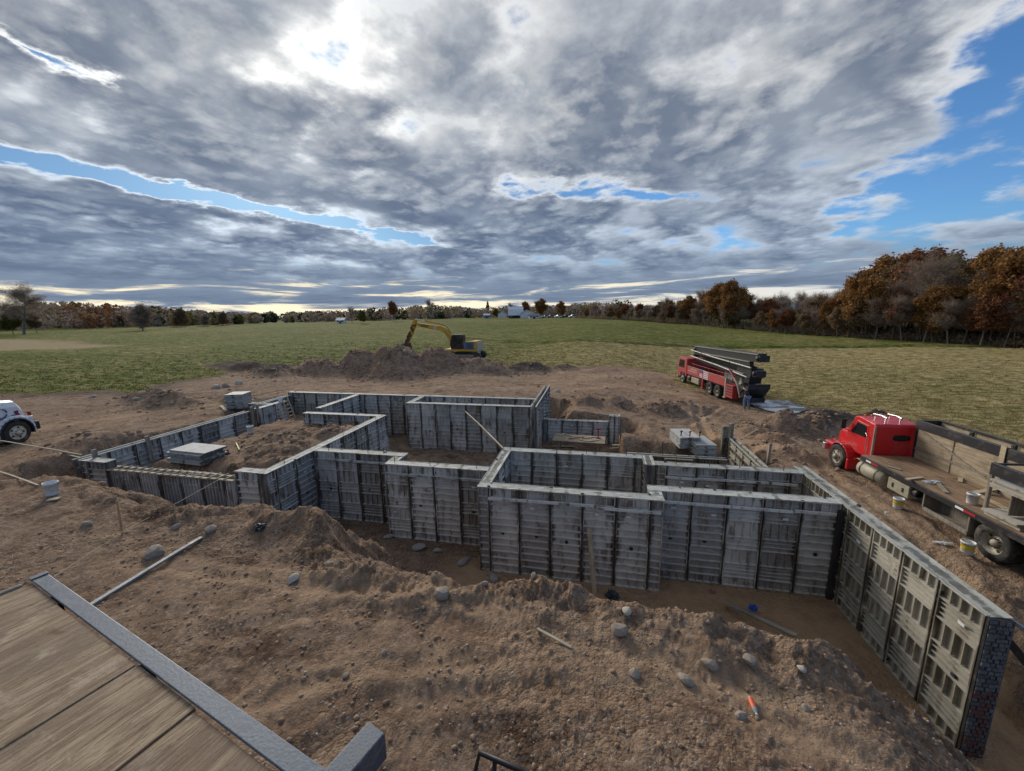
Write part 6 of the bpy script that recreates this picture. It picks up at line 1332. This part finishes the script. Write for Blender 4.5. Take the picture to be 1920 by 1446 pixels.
while px < 2080:
    for row in range(4):
        x_ = px + rr.uniform(-9, 9); back = row * 6 + rr.uniform(-1.5, 3); p, h = hgt(x_, back, (.58, .74, .9, .98)[row] * rr.uniform(.86, 1.06))
        k = rr.choice(wood_kinds)
        if 1700 < x_ and row >= 1 and rr.random() < .45: k = rr.choice(('rust0', 'brown0', 'olive0', 'maroon0' if x_ > 1830 else 'brown0', 'orange1'))
        if 1585 < x_ < 1700 and row >= 1 and rr.random() < .6: k = rr.choice(('orange1', 'rust0', 'brown0'))
        zone = next(z for lim, z in ((1270, 'in the low far arm of the wood'), (1420, 'around the tall orange oaks of the wood'), (1580, 'in the mid-height stretch of the wood'), (1720, 'under the broad orange oak of the wood'), (1830, 'around the towering pale bare tree of the wood'), (9999, 'among the amber and maroon end of the wood')) if x_ < lim); place = ('at the front edge', 'in the second row', 'in the third row', 'at the back')[row]; plant_tree(k, p.x, p.y, h, KLAB[k[:-1]] + ' ' + place + ', ' + zone, k[:-1] + ' trees ' + place + ' ' + zone, k[:-1] + '_tree', rr.uniform(.85, 1.1)); n_tr += 1
    px += 21 if px > 1300 else 15
for x_, f, k, w_, lab in ((1288, 1.0, 'orange0', .85, 'golden orange tree at the corner of the wood'), (1338, .98, 'orange0', .80, 'tall orange-brown oak rising above the wood'), (1372, 1.0, 'orange1', .85, 'second orange-brown oak beside the tallest one'), (1612, .98, 'orange0', .8, 'broad orange oak where the wood grows taller'), (1545, .75, 'orange1', .7, 'small golden tree in front of the grey wood'), (1870, 1.0, 'orange0', .8, 'broad amber oak near the maroon trees'), (1720, 1.02, 'bare1', .95, 'tall pale bare tree towering over the wood'), (1905, .95, 'maroon0', .9, 'large maroon tree at the end of the wood'), (1246, 1.12, 'bare2', .7, 'tall slim bare tree in front of the far wood')):
    p, h = hgt(x_, 2, f); plant_tree(k, p.x, p.y, h, lab, None, k[:-1] + '_tree', w_)
q = P(1372, 616, 2.7); plant_tree('olive0', q.x, q.y, 5.4, 'yellow-green bushy tree alone before the wood', None, 'olive_tree', 1.05)
q = P(1772, 640, 1.75)
board('leaning_trunk', (q.x, q.y, gz1(q.x, q.y) - .2), (q.x + 1.4, q.y + .5, gz1(q.x, q.y) + 7.5), .16, .16, worn('pale_bark', (.34, .31, .28), .9), 'pale leaning dead trunk at the wood edge', 'trunk', (0, 1, 0))
t = empty('field_gate', P(1768, 641, 1.7), 0, 'low grey rail gate at the edge of the wood', 'gate'); t.location.z = gz1(t.location.x, t.location.y)
for s in (-1.7, 1.7): m = MB(); m.box(s - .08, s + .08, -.08, .08, -.1, .95); m.obj('post', GREYWOOD, t)
m = MB(); m.box(-1.9, 1.9, -.05, .05, .78, .92); m.obj('rail', GREYWOOD, t)
# thicket along the foot of the wood: brush nobody could count
def thicket(name, tab, lo, hi, n, hmax, deep, mats, seed, label, leafsz=.16):
    g = random.Random(seed); ms = [MB() for _ in mats]
    for i in range(n):
        px = g.uniform(lo, hi); b = P(px, interp(tab, px), interp(tab, px, 2)); back = g.random() ** 1.6 * deep; k = 1 + back / math.hypot(b.x, b.y); x, y = b.x * k, b.y * k
        h = hmax * g.uniform(.2, 1.0) * (.45 + .55 * min(1, back / (deep * .3))); mb = ms[g.randrange(len(mats))]; z0 = CACHE(x, y)
        c = Vector((x, y, z0))
        for _ in range(5):
            tip = c + Vector((g.gauss(0, .25) * h, g.gauss(0, .25) * h, h * g.uniform(.5, 1))); s = Vector((g.gauss(0, 1), g.gauss(0, 1), 0)).normalized() * .018; mb.add([c - s, c + s, tip], [(0, 1, 2)])
            for _ in range(5):
                q = c.lerp(tip, g.uniform(.2, 1)) + Vector((g.gauss(0, .3), g.gauss(0, .3), g.gauss(0, .2))); u = Vector((g.gauss(0, 1), g.gauss(0, 1), g.gauss(0, 1))).normalized() * leafsz * g.uniform(.5, 1.5); v = u.orthogonal().normalized() * u.length * g.uniform(.15, .5); mb.add([q - u, q - v, q + u, q + v], [(0, 1, 2, 3)])
    for mb, m in zip(ms, mats):
        if mb.v: tag(mb.obj(name, m), label, None, None, 'stuff')
thicket('brush', BASE, 1085, 2100, 3600, 5.0, 34, [TWIG, LEAF['brown']], 3, 'tangled brush along the foot of the wood')
# far treeline across the fields
FAR = [(-150, 606, 4.9), (200, 607, 4.9), (500, 606, 5.0), (800, 601, 5.2), (1000, 597, 5.3), (1150, 597, 5.2)]
FTOP = [(-150, 574), (90, 563), (150, 564), (290, 571), (420, 582), (560, 581), (700, 575), (800, 568), (900, 573), (1010, 570), (1100, 564), (1200, 556)]
def far_treeline():
    g = random.Random(12); names = ['brown', None, None, None, None, None, 'olive', 'green']; ms = {n: MB() for n in names + ['orange', 'rust']}
    for i in range(950):
        px = g.uniform(-140, 1180); y_ = interp(FAR, px); z_ = interp(FAR, px, 2); b = P(px, y_, z_); R = math.hypot(b.x, b.y); want = g.uniform(240, 400); k = want / R; p = Vector((b.x * k, b.y * k, 0)); z0 = CACHE(p.x, p.y); D = depth_of(Vector((p.x, p.y, z0)))
        d = CX * (px - 960) / FPX - CU * (interp(FTOP, px) + 4 - 723) / FPX + CF; zt = CAM_Z + d[2] * D; h = max(4, (zt - z0)) * g.uniform(.55, 1.05); r = h * g.uniform(.4, .75)
        n = g.choice(['orange', 'rust', 'rust', 'brown', None]) if 90 < px < 300 and g.random() < .45 else g.choice(names); mb = ms[n]; c = Vector((p.x, p.y, z0))
        mb.tube([c, c + Vector((0, 0, h * .5))], [.3, .15], 4, False)
        for _ in range(70):
            a, e = g.uniform(0, 6.28), g.uniform(-1, 1); q = c + Vector((math.cos(a) * r * math.sqrt(1 - e * e) * g.uniform(.4, 1), math.sin(a) * r * math.sqrt(1 - e * e) * g.uniform(.4, 1), h * .5 + e * h * .5)); u = Vector((g.gauss(0, 1), g.gauss(0, 1), g.gauss(0, 1))).normalized() * g.uniform(.4, 1.1); v = u.orthogonal().normalized() * u.length * .6; mb.add([q - u, q - v, q + u, q + v], [(0, 1, 2, 3)])
    for n, mb in ms.items():
        if mb.v: tag(mb.obj('distant_treeline', LEAF[n] if n else TWIG), 'far autumn treeline along the horizon', None, None, 'stuff')
far_treeline()
for x_, y_, z_, h, k, w_, lab in ((45, 628, 4.2, 15.5, 'bare1', 1.25, 'lone spreading bare tree at the edge of the pale grass'), (25, 627, 4.2, 7.0, 'olive0', .9, 'olive brush tree under the lone bare tree'), (70, 625, 4.3, 6.5, 'brown0', .9, 'brown brush tree beside the lone bare tree'), (190, 613, 4.6, 9, 'bush0', .95, 'rounded bare tree near the dark-roofed house'), (230, 614, 4.6, 6, 'bush1', 1.1, 'low bush between the rounded bare trees'), (268, 618, 4.5, 10, 'bush0', 1.05, 'broad rounded bare tree over the low bush'), (340, 612, 4.7, 9, 'bush1', 1.0, 'rounded brown tree along the field edge'), (385, 611, 4.7, 6, 'bush0', 1.2, 'dark bush beside the rounded brown tree'), (420, 610, 4.7, 7, 'bush1', 1.0, 'second dark bush along the field edge'), (660, 605, 4.9, 8, 'bare0', .8, 'bare tree beyond the soil mound'), (680, 606, 4.9, 6, 'olive0', .8, 'small olive tree beyond the soil mound'), (738, 602, 5.0, 11, 'rust0', .7, 'rust tree standing above the far hedge'), (808, 601, 5.0, 12, 'bare3', .8, 'tall bare tree rising above the far hedge'),
    (915, 597, 5.0, 10.5, 'evergreen0', .75, 'dark evergreen beside the farm sheds'), (986, 596, 5.2, 10, 'rust0', .8, 'rust tree behind the white barn'), (1016, 596, 5.2, 11, 'orange0', .95, 'bright orange tree behind the farm cars'), (1050, 596, 5.2, 9, 'orange1', .95, 'golden tree at the end of the farm yard'), (930, 597, 5.1, 6, 'olive0', 1.0, 'dark bush beside the farm house'), (957, 596, 5.2, 10, 'bare2', .8, 'bare tree behind the farm house')):
    q = P(x_, y_, z_); plant_tree(k, q.x, q.y, h, lab, None, {'b': 'bare_tree'}.get('', k[:-1] + '_tree' if 'bush' not in k else 'bush'), w_)
# farm and house far behind
BARNW = worn('barn_white', (.62, .65, .68), .6, 0, .2); ROOFM = worn('metal_roof', (.55, .60, .66), .45, .2, .2); DROOF = worn('dark_roof', (.10, .12, .14), .8, 0, .3); BLUEW = worn('blue_wall', (.13, .24, .42), .7); DARKO = worn('dark_opening', (.02, .02, .022), .9)
def building(name, px, py, z, w, d, h, rh, rz, walls, roof, label, gambrel=False, doors=((0, .25, .6),)):
    q = P(px, py, z); t = empty(name, (q.x, q.y, gz1(q.x, q.y) - .1), rz, label, 'building'); m = MB(); m.box(-w / 2, w / 2, -d / 2, d / 2, 0, h)
    m.prism([(-d / 2, h), (d / 2, h), (0, h + rh * .98)], -w / 2, w / 2, 'yz'); m.obj('wall', walls, t)
    prof = [(-d / 2 - .4, h - .25), (0, h + rh), (d / 2 + .4, h - .25)] if not gambrel else [(-d / 2 - .3, h - .1), (-d / 3.2, h + rh * .68), (0, h + rh), (d / 3.2, h + rh * .68), (d / 2 + .3, h - .1)]
    for i in range(len(prof) - 1):
        (a, b), (c, e) = prof[i], prof[i + 1]; m = MB(); m.loft([[(x, a, b), (x, c, e), (x, c, e + .18), (x, a, b + .18)] for x in (-w / 2 - .4, w / 2 + .4)]); m.obj('roof', roof, t)
    for x, hw_, hh in doors: m = MB(); m.box(w * x - hw_ * w / 2, w * x + hw_ * w / 2, -d / 2 - .06, -d / 2 - .01, .05, h * hh); m.obj('door', DARKO, t)
    for s in (-.32, .32): m = MB(); m.box(w * s - .5, w * s + .5, -d / 2 - .05, -d / 2 - .01, h * .5, h * .8); f = m.obj('window', BARNW, t); m = MB(); m.box(w * s - .4, w * s + .4, -d / 2 - .08, -d / 2 - .052, h * .53, h * .77); m.obj('pane', GLASS, f)
    return t
building('barn', 967, 597, 5.1, 7.8, 8, 1.6, 4.6, math.radians(12), DARKO, ROOFM, 'white-roofed barn on the rise across the green field', True)
building('farm_shed', 988, 597, 5.1, 6, 7, 2.8, 1.6, math.radians(100), BARNW, BARNW, 'white gabled shed beside the barn')
building('farm_shed', 1001, 597, 5.2, 5, 5, 1.6, .7, math.radians(12), BARNW, DROOF, 'low lean-to shed at the barn yard end')
building('farm_house', 942, 597, 5.1, 4.2, 5, 2.6, 1.6, math.radians(100), BARNW, DROOF, 'small white farm house next to the barn')
building('blue_shed', 913, 598, 5.0, 3.2, 3, 2.0, .6, math.radians(12), BLUEW, ROOFM, 'small blue shed under the evergreen')
building('house', 135, 612, 4.8, 11, 8, 2.6, 2.3, math.radians(30), worn('house_wall', (.20, .18, .15), .8), DROOF, 'low house with dark roof among the far trees')
building('house', 90, 611, 4.8, 6, 6, 3.0, 2.0, math.radians(60), BARNW, DROOF, 'pale gabled house half hidden by the lone tree')
building('farm_shed', 641, 606, 4.9, 3, 3, 1.6, .8, 0.2, BARNW, ROOFM, 'tiny pale shed in the far hedge', False)
rr = random.Random(5)
for k, (px, c_) in enumerate(((1012, 'white'), (1024, 'silver'), (1034, 'grey'), (1048, 'white'), (1062, 'dark'), (1075, 'white'))):
    q = P(px, 596.5, 5.2); t = empty('parked_car', (q.x, q.y, gz1(q.x, q.y)), rr.uniform(-.5, .5), '%s car parked %s in the farm yard' % (c_, ('beside the lean-to shed', 'by the orange tree', 'between two pale cars', 'under the orange tree edge', 'by the golden tree', 'past the golden tree')[k]), 'car', 'cars in the farm yard'); mm = worn('car_' + c_, {'white': (.65, .66, .68), 'silver': (.4, .42, .45), 'grey': (.15, .16, .17), 'dark': (.03, .03, .035)}[c_], .35)
    m = MB(); m.prism([(-2.2, .35), (-2.2, .95), (-1.2, 1.0), (-.7, 1.5), (.8, 1.5), (1.3, 1.0), (2.15, .85), (2.15, .35)], -.9, .9); m.obj('body', mm, t, .06)
    for s in (-.91, .91): m = MB(); m.prism([(-1.05, 1.0), (-.62, 1.42), (.72, 1.42), (1.12, 1.0)], s - .01, s + .01); m.obj('side_window', GLASS, t)
    for x in (-1.35, 1.35):
        for s in (-.92, .72): m = MB(); m.lathe([(0, 0), (.33, 0), (.33, .2), (0, .2)], (x, s, .33), 'y', 12); m.obj('wheel', TYRE, t)

# ------------------------------------------------------------------ grass tufts over the fields
def tufts(n, seed):
    g = np.random.default_rng(seed); va = math.pi / 2 + math.radians(12.05); th = va + np.radians(g.uniform(-60, 60, n)); r = 20 * (90 / 20) ** g.random(n); x, y = r * np.cos(th), r * np.sin(th)
    z, dirt, sand, dark, floor = terrain(x, y); ok = (dirt < g.uniform(.05, .6, n)) & (g.random(n) < sstep(r, 90, 35)); x, y, z, r = x[ok], y[ok], z[ok], r[ok]; k = len(x); stub = sstep(x * .35 + 8 - .02 * y, -2, 10) * (y < 76)
    for name, sel, m, lab in (('grass', stub + g.normal(0, .25, k) < .5, leafmat('grass_blades', (0.066, 0.086, 0.018), (0.122, 0.138, 0.034), .2), 'short green grass over the hay field'), ('stubble', stub + g.normal(0, .25, k) >= .5, leafmat('stubble_blades', (0.21, 0.165, 0.072), (0.42, 0.335, 0.165), .2), 'dry brown stubble over the mown field')):
        X, Y, Z, Rr = x[sel], y[sel], z[sel], r[sel]; q = len(X); nb = 5; vs = np.zeros((q, nb, 3, 3))
        for b in range(nb):
            a = g.uniform(0, 6.28, q); h = g.uniform(.03, .10, q) * (.7 + Rr / 90); w = .010 + Rr * .0004; ox, oy = g.normal(0, .10, q), g.normal(0, .10, q)
            for j, (dx, dz) in enumerate(((-1, -.02), (1, -.02), (0, 1))): vs[:, b, j, 0] = X + ox + dx * w * np.cos(a) + (j == 2) * g.normal(0, .6, q) * h; vs[:, b, j, 1] = Y + oy + dx * w * np.sin(a) + (j == 2) * g.normal(0, .6, q) * h; vs[:, b, j, 2] = Z + np.where(dz > 0, h, -.02)
        nf = q * nb; me = bpy.data.meshes.new(name); me.vertices.add(nf * 3); me.vertices.foreach_set('co', vs.ravel()); me.loops.add(nf * 3); me.loops.foreach_set('vertex_index', np.arange(nf * 3)); me.polygons.add(nf); me.polygons.foreach_set('loop_start', np.arange(nf) * 3); me.update(calc_edges=True); me.materials.append(m); tag(link(name, me), lab, None, None, 'stuff')
tufts(60000, 401)
